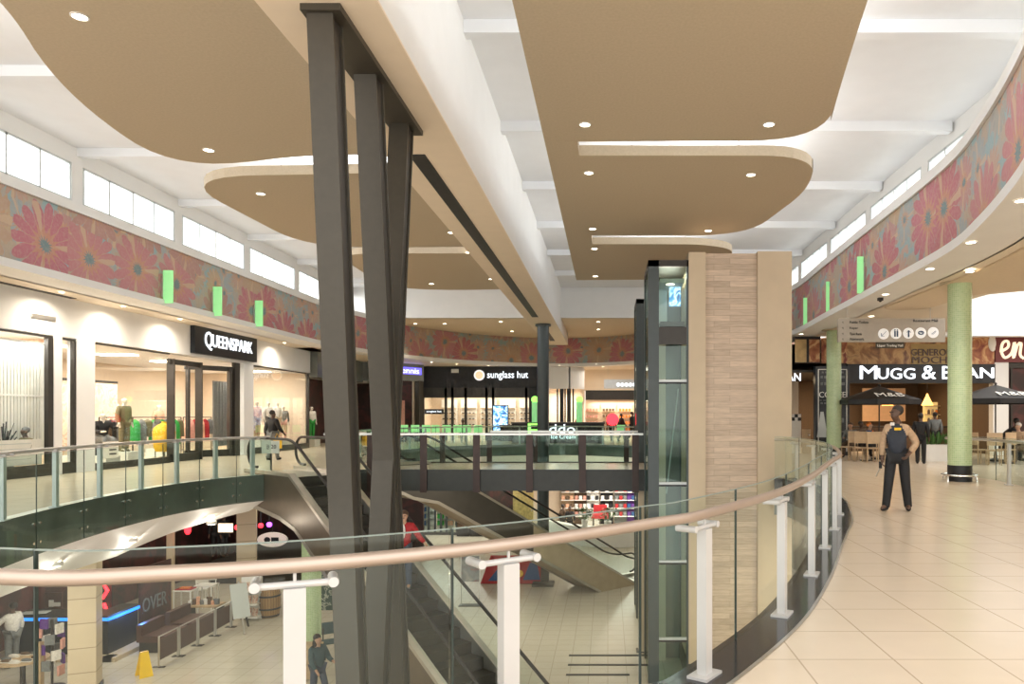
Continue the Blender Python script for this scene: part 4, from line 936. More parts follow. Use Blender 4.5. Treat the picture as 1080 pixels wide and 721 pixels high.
t = thing('wall_hanging', 'tall wall panel of swirling pink and cream rings behind the mannequins', 'wall hanging', (-17.6, 24, 0)); MB().box(-17.65, -17.6, 22.9, 26.2, .1, 2.7).build('panel', 'warmf', t, False); MB().box(-17.62, -17.58, 22.9, 26.2, 2.7, 2.78).build('frame', 'dark', t, False)
t = thing('counter', 'dark low cash counter behind the mannequins', 'counter', (-17, 24.4, 0)); MB().box(-17.2, -16.7, 24, 25.3, 0, 1.0).build('body', 'black', t, False); MB().box(-17.25, -16.65, 23.95, 25.35, 1.0, 1.05).build('top', 'plain', t, False)
for i, y in enumerate((21.0, 23.4, 25.6, 27.6)):
    t = thing('shelf_unit', 'dark framed shelf unit on the rear wall of the clothes shop, %s' % ('nearest', 'second nearest', 'third nearest', 'farthest')[i], 'shelf unit', (-19.6, y, 0)); MB().box(-19.78, -19.72, y-.7, y+.7, .1, 2.6).build('back_panel', 'dark', t, False)
    for z in (.5, 1.0, 1.5, 2.0): MB().box(-19.72, -19.35, y-.68, y+.68, z, z+.04).build('shelf', 'chair', t, False)
    goods('folded_garment', 'folded garment on the rear wall shelves, %s unit' % ('nearest', 'second nearest', 'third nearest', 'farthest')[i], 'clothing', 'folded garments on rear unit %s' % 'abcd'[i], [((-19.52, y-.45+.3*k, z+.12), (.28, .24, .16)) for z in (.5, 1.0, 1.5, 2.0) for k in range(4)], ('cpink', 'cwhite', 'cpeach', 'cgrey')[i])
for i, (x, y) in enumerate(((-17.4, 28.3), (-17.9, 26.6))): mannequin(('mannequin in a peach top beyond the folded door leaf', 'mannequin in a brown top deeper beyond the doors')[i], (x, y, 0), R(80), ('cpeach', 'cbrown')[i], ('cpink', 'cblack')[i], .3)
# display screen wall in the right window
t = thing('grey_backdrop', 'grey curtain backdrop behind the shirt mannequins', 'backdrop', (-16.2, 31.5, 0)); mb = MB()
for k in range(24): mb.box(-16.25-.02*(k % 2), -16.2-.02*(k % 2), 30.0+k*.12, 30.12+k*.12, .3, 3.0)
mb.build('curtain', 'cgrey', t, False)
# notice stand at the escalator top
ex, ey, _ = P1(-2.0, .25, 0)
t = thing('notice_stand', 'white notice with dark symbols on a stand at the escalator top', 'sign stand', (ex, ey, 0)); MB().bx((ex, ey, .70), (.46, .03, .34), R(5)).build('board', 'plain', t, False)
MB().box(ex-.02, ex+.02, ey+.02, ey+.05, 0, .6).box(ex-.15, ex+.15, ey-.08, ey+.14, 0, .02).build('stand', 'dark', t, False); text('@ 20', 'print', 'navy', t, (ex, ey-.02, .70), 'front', .32, .14, .004)

# ------------------------------------------------------------------ dark shops at the far left corner
struct('wall_left', MB().box(-14.8, -14.2, 35.7, 39.0, 3.45, 4.7).box(-14.8, -14.3, 38.7, 39.0, 0, 3.5), 'slate', False)
struct('wall_left', MB().box(-14.6, -12.5, 42.3, 42.5, 3.6, 4.7).box(-14.8, -14.2, 39.0, 42.4, 3.5, 4.7), 'slate', False)
sg = thing('shop_sign', 'dark fascia box with glowing blue strip lettering at the far left corner', 'sign', (-12.3, 42.2, 3.65)); a = Vector((-13.6, 41.6, 0)); b = Vector((-11.45, 45.0, 0)); mid = (a+b)/2; an = math.atan2(b.y-a.y, b.x-a.x); ln = (b-a).length
MB().bx((mid.x, mid.y, 4.22), (ln, .3, 1.1), an).build('box', 'slate', sg, False); nrm = Vector((math.sin(an), -math.cos(an), 0))
q = a.lerp(b, .55)+nrm*.16; MB().bx((q.x, q.y, 4.28), (ln*.8, .02, .42), an).build('blue_strip', mat('blue_sign', (.10, .08, .55), .4, emit=1.1, ecol=(.12, .10, .9)), sg, False)
q = q+nrm*.015; text('eno tennis', 'lettering', mat('pale_blue_letters', (.6, .65, 1), .4, emit=1.6, ecol=(.5, .55, 1)), sg, (q.x, q.y, 4.28), mtx=Matrix.Rotation(an, 3, 'Z') @ Matrix.Rotation(R(90), 3, 'X'), width=ln*.70, height=.30, depth=.01)
t = thing('fascia_post', 'grey square post under the blue lettered fascia', 'post', (-11.6, 44.9, 0)); MB().bx((-11.55, 44.7, 1.85), (.35, .35, 3.7), an).build('shaft', 'strut', t, False)
struct('wall_left', MB().box(-16.6, -16.4, 36, 46.5, 0, 3.6).box(-16.6, -12.3, 46.5, 46.7, 0, 4.7), 'darkwall', False)
area((-14.2, 39, 3.4), (0, 0, 0), 1.4, 5, 40, (1, .85, .65))
for i, (x, y, c) in enumerate(((-13.2, 43.4, 'warm'), (-12.6, 44.2, 'cpink'))):
    t = thing('poster', ('tall cream product display under the blue sign', 'tall pink poster beside the sunglasses shop')[i], 'display', (x, y, 0)); MB().bx((x, y, 1.3), (.6, .1, 2.4), .3).build('panel', c, t, False); MB().bx((x, y, .06), (.7, .3, .12), .3).build('base', 'dark', t, False)
# ------------------------------------------------------------------ sunglasses shop
YS = 46.3
struct('wall_back', MB().box(-12.2, -4.3, YS, YS+.3, 3.35, 4.7).box(-5.0, -4.3, YS, YS+.4, 0, 3.4).box(-12.2, -11.9, YS, YS+.3, 0, 3.4), 'black', False)
struct('wall_back', MB().box(-12.4, -4.3, 51, 51.2, 0, 4.7), 'warm', False)
struct('ceiling', MB().box(-12.4, -4.3, YS+.3, 51, 3.35, 3.45), 'dark', False)
struct('wall_back', MB().box(-12.4, -12.3, YS, 51, 0, 4.7).box(-4.4, -4.3, YS+.4, 51, 0, 4.7), 'warm', False)
area((-8.2, 49, 3.3), (0, 0, 0), 6, 3, 170, (1, .88, .68))
sg = thing('shop_sign', 'lit white sunglass hut lettering with round emblem on the black fascia', 'sign', (-7, YS, 3.6)); text('sunglass hut', 'lettering', 'letter', sg, (wx(535.5, YS), YS-.02, wz(396, YS)), 'front', 43*YS/F, 9.5*YS/F, .03)
ecx, ecz = wx(505.5, YS), wz(395.5, YS); MB().cyl((ecx, YS-.03, ecz), (ecx, YS, ecz), .34, n=28).build('emblem_ring', mat('emblem_grey', (.7, .68, .66), .4, emit=.6), sg); MB().cyl((ecx, YS-.05, ecz), (ecx, YS-.02, ecz), .24, n=28).build('emblem_disc', mat('emblem_orange', (.75, .45, .28), .4, emit=.7), sg)
MB().tube([(ecx-.02, YS-.06, ecz-.14), (ecx+.1, YS-.06, ecz-.02), (ecx+.02, YS-.06, ecz+.12), (ecx-.08, YS-.06, ecz+.06)], .02).build('emblem_mark', 'plain', sg)
t = thing('exit_light', 'small pale emergency light box on the black fascia', 'light box', (wx(480, YS), YS, wz(391, YS))); MB().bx((wx(480, YS), YS-.05, wz(391, YS)), (.45, .1, .24)).build('case', 'plain', t, False)
sw = thing('shop_window', 'dark framed shopfront glazing of the sunglasses shop', 'shop window', (-8, YS, 0))
for px in (446, 470, 477, 491, 513, 520, 555): MB().box(wx(px, YS)-.08, wx(px, YS)+.08, YS+.02, YS+.14, 0, 3.35).build('mullion', 'dark', sw, False)
MB().box(-11.9, -5.0, YS+.02, YS+.14, 2.72, 3.35).build('header', 'dark', sw, False); MB().box(-11.9, -5.0, YS+.06, YS+.07, .1, 2.72).build('glass_pane', 'glassc', sw, False)
t = thing('advert_screen', 'upright blue advert poster with white swirls in the sunglasses shop window', 'poster', (wx(528, YS), YS-.1, 0)); MB().box(wx(520.5, YS), wx(535.5, YS), YS-.14, YS-.08, .65, 2.2).build('picture', 'screen', t, False); MB().box(wx(519.5, YS), wx(536.5, YS), YS-.08, YS-.04, 0, 2.25).build('frame', 'black', t, False)
t = thing('small_shop_sign', 'small black plate reading sunglass hut inside the window', 'sign', (wx(458, YS), YS+.6, 1.6)); MB().box(wx(448, YS+.6), wx(468, YS+.6), YS+.55, YS+.6, 1.68, 2.0).build('plate', 'black', t, False); text('sunglass hut', 'lettering', 'letter', t, (wx(458, YS+.6), YS+.54, 1.84), 'front', .95, .16, .01)
for i in range(5):
    x = -11.0+i*1.35; t = thing('sunglasses_display', 'lit shelf unit of dark sunglasses inside the shop, %s from the left' % ('first', 'second', 'third', 'fourth', 'fifth')[i], 'display shelf', (x, 50.6, 0))
    MB().box(x-.55, x+.55, 50.7, 50.9, 0, 2.7).build('back_panel', 'plain', t, False)
    for z in (.9, 1.3, 1.7, 2.1): MB().box(x-.5, x+.5, 50.4, 50.7, z, z+.03).build('shelf', 'chair', t, False)
    goods('sunglasses', 'dark sunglasses on the lit shelf unit in the shop, %s unit from the left' % ('first', 'second', 'third', 'fourth', 'fifth')[i], 'sunglasses', 'sunglasses on display unit %s' % 'abcde'[i], [((x-.36+.24*k, 50.5, z+.04), (.15, .05, .07)) for z in (.93, 1.33, 1.73) for k in range(4)], 'black')
t = thing('sales_table', 'dark low counter under the blue advert', 'counter', (wx(545, 45.6), 45.6, 0)); MB().box(wx(528, 45.6), wx(556, 45.6), 45.4, 45.9, 0, .95).build('body', 'black', t, False); MB().box(wx(527, 45.6), wx(557, 45.6), 45.35, 45.95, .95, 1.0).build('top', 'dark', t, False)
# ------------------------------------------------------------------ shop and corridor right of the column
struct('wall_back', MB().box(-4.3, -2.4, 46.6, 46.9, 3.3, 4.7), 'white', False)
mb = MB()
for k in range(10): a0 = math.pi/2*k/9; mb.box(-2.4+.8*math.sin(a0)-.08, -2.4+.8*math.sin(a0)+.08, 46.6+.8*(1-math.cos(a0)), 46.8+.8*(1-math.cos(a0)), 3.3, 4.7)
struct('wall_back', mb, 'white', False)
struct('wall_back', MB().box(-4.4, -1.6, 50.8, 51, 0, 4.7).box(-1.7, -1.6, 47.4, 51, 0, 3.3), 'warm', False)
area((-3, 49, 3.2), (0, 0, 0), 1.8, 2.5, 90)
t = thing('striped_shopfront', 'black and white striped shopfront screen right of the far column', 'shop window', (-3, 46.6, 0))
for i, px in enumerate((588, 592.5, 596, 600, 604.5)): MB().box(wx(px, 46.6)-.05*(1+i % 2*1.5), wx(px, 46.6)+.05*(1+i % 2*1.5), 46.6, 46.65, .3, 3.3).build('slat', 'black', t, False)
MB().box(-4.2, -1.8, 46.62, 46.64, .3, 3.3).build('glass_pane', 'glassc', t, False); MB().box(-4.2, -1.8, 46.5, 46.9, .0, 1.0).build('display_ledge', 'plain', t, False)
struct('wall_back', MB().box(-1.6, 9, 51.6, 51.8, 0, 4.7), 'warm', False)
struct('wall_back', MB().box(-1.5, 3.0, 49.5, 49.7, 2.65, 3.3).box(-1.6, 4, 49.4, 49.8, 3.3, 4.7), 'dark', False)
struct('wall_back', MB().box(-1.6, 9, 49.35, 49.4, 3.3, 4.7), 'cream', False)
area((.8, 50.6, 2.6), (0, 0, 0), 4, 1.6, 80, (1, .84, .66)); area((.5, 46, 4.5), (0, 0, 0), 4, 3, 60)
for i in range(4):
    x = -1.1+i*1.15; t = thing('wall_display', 'back wall display of small goods in the far corridor shop, %s from the left' % ('first', 'second', 'third', 'fourth')[i], 'display shelf', (x, 51.3, 0)); MB().box(x-.5, x+.5, 51.4, 51.6, 0, 2.4).build('back_panel', 'warm', t, False)
    for z in (.5, .95, 1.4, 1.85): MB().box(x-.48, x+.48, 51.15, 51.4, z, z+.03).build('shelf', 'chair', t, False)
    goods('boxed_good', 'small packaged item on the far corridor shop wall, %s display from the left' % ('first', 'second', 'third', 'fourth')[i], 'packet', 'packets on corridor display %s' % 'abcd'[i], [((x-.33+.22*k, 51.27, z+.11), (.15, .1, .2)) for z in (.53, .98, 1.43, 1.88) for k in range(4)], ('cpink', 'cbrown', 'corange', 'cgrey')[i])
t = thing('balloon_sign', 'round red and white sign on a stem in the far corridor', 'sign', (wx(647, 44), 44, 0)); MB().cyl((wx(646, 43.5), 43.5, 1.35), (wx(646, 43.5), 43.56, 1.35), .36, n=24).build('disc', 'red', t); MB().cyl((wx(646, 43.5), 43.53, 0), (wx(646, 43.5), 43.53, 1.0), .03).build('stem', 'steel', t)
t = thing('hanging_sign', 'distant hanging grey sign with five white round symbols', 'sign', (wx(655, 40), 40, 3.05)); MB().box(wx(637, 40), wx(673, 40), 40, 40.08, wz(409.5, 40), wz(400, 40)).build('board', 'steel', t, False)
for k in range(5): MB().cyl((wx(652+4.3*k, 40), 39.97, wz(405.5, 40)), (wx(652+4.3*k, 40), 40, wz(405.5, 40)), .10, n=16).build('symbol_disc', 'letter', t)
MB().box(wx(641, 40), wx(641, 40)+.01, 40, 40.02, wz(400, 40), 4.7).box(wx(670, 40), wx(670, 40)+.01, 40, 40.02, wz(400, 40), 4.7).build('hanger', 'steel', t, False)
# ------------------------------------------------------------------ ice cream kiosk
KY = 41.3
kx0, kx1 = wx(540, KY), wx(637, KY)
k_ = thing('ice_cream_kiosk', 'black ice cream kiosk counter with Freddo lettering beyond the bridge', 'kiosk', ((kx0+kx1)/2, KY, 0))
MB().box(kx0, kx1, KY, KY+2.2, .08, 1.12).build('counter', 'black', k_, False); MB().box(kx0-.05, kx1+.05, KY-.08, KY+2.25, 1.12, 1.2).build('worktop', 'dark', k_, False); MB().box(kx0, kx1, KY+.1, KY+2.1, 0, .08).build('plinth', 'dark', k_, False)
text('F', 'lettering', 'glim', k_, (wx(562, KY), KY-.04, wz(454, KY)), 'front', 10*KY/F, 16*KY/F, .04)
text('re', 'lettering', 'letter', k_, (wx(573, KY), KY-.04, wz(453.5, KY)), 'front', 10*KY/F, 6*KY/F, .04); text('ddo', 'lettering', 'letter', k_, (wx(593, KY), KY-.04, wz(452, KY)), 'front', 27*KY/F, 9.5*KY/F, .04); text('New Ice Cream', 'lettering', 'letter', k_, (wx(587, KY), KY-.04, wz(460.3, KY)), 'front', 40*KY/F, 4.2*KY/F, .04)
for i, px in enumerate((564, 611)):
    x = wx(px, KY+.6); t = thing('globe_lamp_post', ('green post with glowing globe on the kiosk, left of the far column', 'green post with glowing globe on the kiosk, right of the far column')[i], 'lamp', (x, KY+.6, 1.2))
    MB().cyl((x, KY+.6, 1.2), (x, KY+.6, 2.35), .17, n=16).build('post', 'greenfin', t); MB().ball((x, KY+.6, 2.5), .2).build('globe', 'glim', t)
# green cafe chairs by the kiosk
def chair_obj(label, loc, rz, m, group, seat=.45, back=.9, legm='steel', w=.42):
    t = thing('cafe_chair', label, 'chair', loc, group, rz); o = Vector(loc)
    MB().bx(o+Vector((0, 0, seat)), (w, w, .04)).build('seat', m, t); MB().bx(o+Vector((0, w/2, (seat+back)/2+.1)), (w, .03, back-seat-.12)).build('backrest', m, t)
    for sx in (-1, 1):
        for sy in (-1, 1): MB().bar(o+Vector((sx*(w/2-.03), sy*(w/2-.03), 0)), o+Vector((sx*(w/2-.03), sy*(w/2-.03), back-.1 if sy > 0 else seat)), .03, .03).build('leg', legm, t)
    return t
gch = None
for i in range(8):
    px = 428+i*11; y = 42.6-.15*i
    chair_obj('green chair in the row before the sunglasses shop, %s from the left' % ('first', 'second', 'third', 'fourth', 'fifth', 'sixth', 'seventh', 'eighth')[i], (wx(px, y), y, 0), R(180+8*(i % 3-1)), 'glim' if False else 'greenfin', 'green chairs before the sunglasses shop', .46, 1.0, 'steel', .48)
for i, px in enumerate((655, 674, 684)):
    chair_obj('green chair by the far corridor, %s from the left' % ('first', 'second', 'third')[i], (wx(px, 42.5), 42.5, 0), R(180), 'greenfin', 'green chairs by the far corridor', .46, 1.0, 'steel', .48)
person('person in black seated among the green chairs', (wx(488, 43.4), 43.4, 0), R(20), None, 'cblack', 'cblack', 'skinb', 'hair', 'cblack', 1.75, sitting=True)
# ------------------------------------------------------------------ coffee house on the right
YM = 29.0
zb, zt = wz(404, YM), wz(384, YM)
struct('wall_right', MB().box(5.0, 7.1, YM, YM+.3, zb, zt).box(9.4, 15.4, YM, YM+.3, zb, zt).box(8.9, 9.4, YM, YM+.3, 0, zt).box(5.0, 7.0, YM+.02, YM+.3, zt, 4.7).box(9.3, 15.4, YM+.05, YM+.3, zt, 4.7), 'black', False)
struct('wall_right', MB().box(4, 20, 36.5, 36.7, 0, 4.7).box(6.2, 6.4, YM, 36.5, 0, 4.7).box(15.5, 15.7, YM+.3, 36.5, 0, 4.7), 'cbrown', False)
struct('ceiling', MB().box(4, 19, YM+.3, 36.6, 3.3, 3.4), 'dark', False)
area((9.5, 33, 3.2), (0, 0, 0), 6, 3, 110, (1, .75, .45)); area((13, 32, 3.2), (0, 0, 0), 3, 3, 60, (1, .72, .42))
cs = thing('shop_sign', 'black fascia with lit white MUGG & BEAN lettering over the coffee house', 'sign', (11.5, YM, 3))
csf = MB().box(wx(893, YM), wx(1048, YM), YM-.12, YM, zb, zt).build('fascia', 'black', cs, False)
ly = YM-.15
def sgn(s, x0, x1, y0, y1, yy=ly): text(s, 'lettering', 'letter', csf, ((wx(x0, yy)+wx(x1, yy))/2, yy, (wz(y0, yy)+wz(y1, yy))/2), 'front', wx(x1, yy)-wx(x0, yy), wz(y0, yy)-wz(y1, yy), .03)
sgn('M', 907, 925, 385.5, 399.5); sgn('UGG', 926, 965, 388, 399.5); sgn('&', 972.5, 987, 385.5, 399.5); sgn('B', 994, 1003, 386, 399.5); sgn('EAN', 1008, 1048, 387.5, 398.5)
cs2 = thing('shop_sign', 'left end of a coffee house sign, letters EAN seen beside the tower', 'sign', (7, YM, 3)); text('EAN', 'lettering', 'letter', cs2, (wx(835, YM-.03), YM-.03, wz(397.5, YM)), 'front', 19*YM/F, 8*YM/F, .02)
# food banners over the fascia
PM = [picture_mat('food_picture_a', [(.3, (.10, .05, .03)), (.45, (.34, .17, .07)), (.55, (.55, .34, .15)), (.7, (.18, .08, .05))], 1.6), picture_mat('food_picture_b', [(.3, (.20, .04, .03)), (.48, (.45, .18, .08)), (.56, (.70, .45, .22)), (.68, (.25, .06, .05))], 1.9), mat('mustard_board', (.38, .26, .10), .6), mat('burgundy_board', (.16, .03, .03), .5)]
t = thing('food_banner', 'long brown picture banner of bread and pastries above the coffee house sign', 'banner', (wx(930, YM-.05), YM, zt)); MB().box(wx(893, YM), wx(960, YM), YM-.06, YM, zt, 4.68).build('picture', PM[0], t, False)
t = thing('food_banner', 'mustard lettered banner reading GENEROUS above the coffee house sign', 'banner', (wx(985, YM-.05), YM, zt)); MB().box(wx(960, YM), wx(1012, YM), YM-.06, YM, zt, 4.4).build('board', PM[2], t, False)
text('GENEROUS', 'lettering', 'darkbrown', t, (wx(984, YM), YM-.08, wz(371.5, YM)), 'front', 48*YM/F, 7*YM/F, .02); text('MOCHA', 'lettering', 'darkbrown', t, (wx(984, YM), YM-.08, wz(379.5, YM)), 'front', 46*YM/F, 7*YM/F, .02)
MB().box(wx(960, YM), wx(1012, YM), YM-.06, YM, 4.4, 4.68).build('picture', PM[0], t, False)
t = thing('food_banner', 'dark portrait style food picture right of the nearest green column', 'banner', (wx(1036, YM), YM, zt)); MB().box(wx(1012, YM), wx(1048, YM), YM-.06, YM, zt, 4.68).build('picture', PM[1], t, False); MB().ball((wx(1046, YM), YM-.07, wz(362, YM)), .22, sc=(.8, .2, 1.5)).build('pale_shape', 'plain', t)
t = thing('food_banner', 'pale loaf picture panel high beside the plank tower', 'banner', (wx(850, YM), YM, zt)); MB().box(wx(838, YM), wx(865, YM), YM-.06, YM, wz(383, YM), wz(355, YM)).build('frame', 'black', t, False); MB().box(wx(838, YM), wx(850, YM), YM-.08, YM-.05, wz(382, YM), wz(358, YM)).build('left_picture', mat('loaf_picture', (.55, .38, .18), .6, var=.3, scale=2), t, False); MB().box(wx(853, YM), wx(864, YM), YM-.08, YM-.05, wz(382, YM), wz(358, YM)).build('right_picture', PM[1], t, False)
t = thing('food_banner', 'orange brown picture strip left of the second green column', 'banner', (wx(870, YM), YM, zt)); MB().box(wx(866, YM), wx(893, YM), YM-.06, YM, wz(383, YM), wz(357, YM)).build('picture', PM[1], t, False)
sg = thing('shop_sign', 'burgundy fascia with looping cream script letters en at the right edge', 'sign', (16, YM, zt)); MB().box(wx(1048.5, YM), wx(1110, YM), YM-.1, YM+.2, wz(382, YM), wz(352, YM)).build('fascia', PM[3], sg, False)
def pt(px, py): return (wx(px, YM-.14), YM-.14, wz(py, YM-.14))
scr = catmull([Vector(pt(*p)) for p in ((1055, 371), (1063, 366), (1063, 360), (1058, 361), (1056, 370), (1060, 377), (1067, 372), (1070, 361), (1069, 377), (1073, 364), (1077, 362), (1076, 374), (1081, 377), (1087, 366), (1090, 362), (1089, 377), (1096, 370))], .06)
MB().tube(scr, .055, 8).build('script_lettering', mat('cream_script', (.85, .72, .52), .5, emit=.5), sg)
# coffee chalkboard
cb = thing('chalk_board', 'tall black chalk style board reading COFFEE behind the second green column', 'board', (wx(878, 28.6), 28.6, 0))
bx0, bx1 = wx(860, 28.6), wx(896, 28.6); MB().box(bx0, bx1, 28.6, 28.9, 0, wz(386, 28.6)).build('board', 'navy', cb, False)
mb = MB()
for x in (bx0+.10, bx1-.13): mb.box(x, x+.03, 28.585, 28.6, .15, wz(389, 28.6))
mb.box(bx0+.10, bx1-.1, 28.585, 28.6, wz(389, 28.6)-.03, wz(389, 28.6)); mb.build('border', 'plain', cb, False)
text('COFFEE', 'lettering', 'plain', cb, (wx(878, 28.57), 28.58, wz(416, 28.57)), 'front', 28*28.57/F, 6*28.57/F, .01)
for y, hh, w in ((392.5, 2.2, 24), (397.5, 3.2, 27), (404.5, 4, 27), (422, 1.2, 30), (425, 2.4, 27), (443, 6, 25), (455, 2, 26)):
    mb = MB(); x0_ = wx(878-w/2, 28.57); x1_ = wx(878+w/2, 28.57); n_ = 6
    for k in range(n_):
        if y > 430 and k < 3: continue
        mb.bx((x0_+(x1_-x0_)*(k+.5)/n_, 28.585, wz(y, 28.57)), ((x1_-x0_)/n_*(.55+.3*((k*3) % 2)), .01, hh*28.57/F*.8))
    mb.build('chalk_marks', 'cgrey', cb, False)
mb = MB(); za, zc = wz(461, 28.57), wz(434, 28.57); xa, xb, xm = wx(861.5, 28.57), wx(873, 28.57), wx(867, 28.57)
mb.add([(xa, 28.57, za), (xb, 28.57, za), (xm+.06, 28.57, zc), (xm-.06, 28.57, zc)], [(0, 1, 2, 3)]); mb.build('chalk_tower_drawing', 'bluemetal', cb, False)
# tiled counter area left of the board
struct('wall_right', MB().box(6.4, 8.1, 31.0, 31.2, 0, 3.0), 'warm', False)
t = thing('checker_counter', 'white counter with black checker band beside the tower', 'counter', (7.3, 30.6, 0)); MB().box(6.7, 8.05, 30.4, 30.95, 0, 1.35).build('body', 'plain', t, False); mb = MB()
for k in range(10):
    for j in range(2):
        if (k+j) % 2: mb.box(6.7+k*.135, 6.7+(k+1)*.135, 30.38, 30.4, 1.35+j*.14, 1.35+(j+1)*.14)
MB().box(6.7, 8.05, 30.4, 30.6, 1.35, 1.63).build('upstand', 'plain', t, False); mb.build('checker_tiles', 'black', t, False)
t = thing('wooden_door', 'brown wooden door with bright knob by the checker counter', 'door', (wx(850, 30.3), 30.3, 0)); MB().box(wx(846, 30.3), wx(855, 30.3), 30.28, 30.34, 0, 1.0).build('leaf', 'chair', t, False); MB().ball((wx(853, 30.3), 30.25, .75), .05).build('knob', 'chrome', t)
# umbrellas
def umbrella(label, x, y, r=1.4, ze=2.13, zt=2.62):
    t = thing('umbrella', label, 'umbrella', (x, y, 0)); n = 8; mb = MB(); vs = [(x, y, zt)]
    ring = [(x+r*math.cos(2*math.pi*(k+.5)/n), y+r*math.sin(2*math.pi*(k+.5)/n)) for k in range(n)]
    vs += [(*p, ze) for p in ring]+[(*p, ze-.17) for p in ring]
    mb.add(vs, [(0, 1+k, 1+(k+1) % n) for k in range(n)]+[(1+k, 1+(k+1) % n, 1+n+(k+1) % n, 1+n+k) for k in range(n)]); cano = mb.build('canopy', 'black', t, False)
    for k in range(n): MB().bar((x, y, zt-.06), (*ring[k], ze-.03), .02, .02).build('rib', 'dark', t, False)
    MB().cyl((x, y, 0), (x, y, zt), .025).build('pole', 'dark', t); MB().lathe((x, y, 0), [(.28, 0), (.28, .06), (.06, .1), (.04, .4)], 20).build('base', 'dark', t); MB().ball((x, y, zt+.03), .05).build('finial', 'dark', t)
    # lettering on the slope that faces the walkway
    yy = y-r*math.cos(math.pi/8); slope = math.atan2(zt-ze, r*math.cos(math.pi/8)); c = Vector((x, y, zt)).lerp(Vector((x, yy, ze)), .74)+Vector((0, -.03, .03))
    text('M&B', 'lettering', 'plain', cano, c, width=.98, height=.36, depth=.006, mtx=Matrix.Rotation(slope, 3, 'X'))
    return t
umbrella('black M&B umbrella behind the person in the tan jacket', wx(934, 25.6), 26.2)
umbrella('black M&B umbrella right of the nearest green column', wx(1060, 24.4), 25.0, 1.5)
# pendant lamps, display, planter, counter
for i, (px, y) in enumerate(((978, 31), (1040, 31), (936, 31.5))):
    x = wx(px, y); t = thing('pendant_lamp', 'orange cone pendant lamp in the coffee house, %s' % ('left of the nearest green column', 'right of the nearest green column', 'above the seated guests')[i], 'lamp', (x, y, 2.0)); MB().lathe((x, y, 2.0), [(.24, 0), (.05, .42), (.03, .5)], 20, caps=False).build('shade', mat('amber_shade_%d' % i, (.8, .4, .08), .5, emit=1.6, ecol=(1, .5, .12)), t); MB().cyl((x, y, 2.5), (x, y, 3.3), .01, n=6).build('cord', 'black', t)
    MB().ball((x, y, 2.1), .07).build('bulb', 'lamp', t)
t = thing('display_shelves', 'warm lit shelf wall of jars behind the coffee house counter', 'display shelf', (wx(990, 34), 34, 0)); x0, x1 = wx(978, 34), wx(1012, 34); MB().box(x0, x1, 34.3, 34.5, .8, 2.2).build('back_panel', mat('amber_backlight', (.9, .65, .25), .5, emit=.22, ecol=(1, .72, .28)), t, False)
for z in (.8, 1.2, 1.6, 2.0): MB().box(x0, x1, 34.0, 34.3, z, z+.04).build('shelf', 'chair', t, False)
for r_ in range(3):
    for k in range(8):
        j = thing('jar', 'jar on the lit coffee house shelves, %s shelf, %s from the left' % (('lower', 'middle', 'top')[r_], ('first', 'second', 'third', 'fourth', 'fifth', 'sixth', 'seventh', 'eighth')[k]), 'jar', (x0+.12+k*.18, 34.12, .84+.4*r_), 'jars on the lit shelves')
        MB().lathe((x0+.12+k*.18, 34.12, .84+.4*r_), [(.05, 0), (.06, .02), (.06, .16), (.04, .2)], 10).build('glass_body', ('cbrown', 'chair', 'corange')[k % 3], j); MB().cyl((x0+.12+k*.18, 34.12, 1.04+.4*r_), (x0+.12+k*.18, 34.12, 1.08+.4*r_), .045, n=10).build('lid', 'steel', j)
t = thing('low_planter_wall', 'low white planter wall at the edge of the coffee house seating', 'planter', (wx(995, 25), 25, 0)); MB().box(wx(977, 25), wx(1008, 25), 25, 25.5, 0, .56).build('trough', 'plain', t, False); mb = MB()
for k in range(90): x = random.uniform(wx(978, 25), wx(1007, 25)); y = random.uniform(25.05, 25.45); a = random.uniform(0, 6.3); mb.add([(x, y, .55), (x+.09*math.cos(a), y+.09*math.sin(a), .75+random.random()*.3), (x+.13*math.cos(a+.5), y+.13*math.sin(a+.5), .68+random.random()*.2)], [(0, 1, 2)])
mb.build('foliage', 'plant', t, False)
t = thing('serving_counter', 'dark wooden serving counter inside the coffee house', 'counter', (11, 32.5, 0)); MB().box(9.6, 15.0, 32.2, 32.9, 0, 1.05).build('body', 'cbrown', t, False); MB().box(9.55, 15.05, 32.1, 33.0, 1.05, 1.1).build('top', 'dark', t, False)
t = thing('back_wall_panel', 'glowing cream menu wall at the back left of the coffee house', 'menu board', (wx(925, 35.5), 35.5, 1.2)); MB().box(wx(910, 35.5), wx(955, 35.5), 35.5, 35.6, 1.3, 2.9).build('board', mat('menu_glow', (.60, .36, .20), .6, emit=.06), t, False)
t = thing('red_wall_panel', 'red lit wall panel right of the nearest green column', 'panel', (wx(1034, 33), 33, .9)); MB().box(wx(1030, 33), wx(1039, 33), 33, 33.1, .9, 2.3).build('panel', mat('red_panel', (.65, .06, .02), .5, emit=.4), t, False)
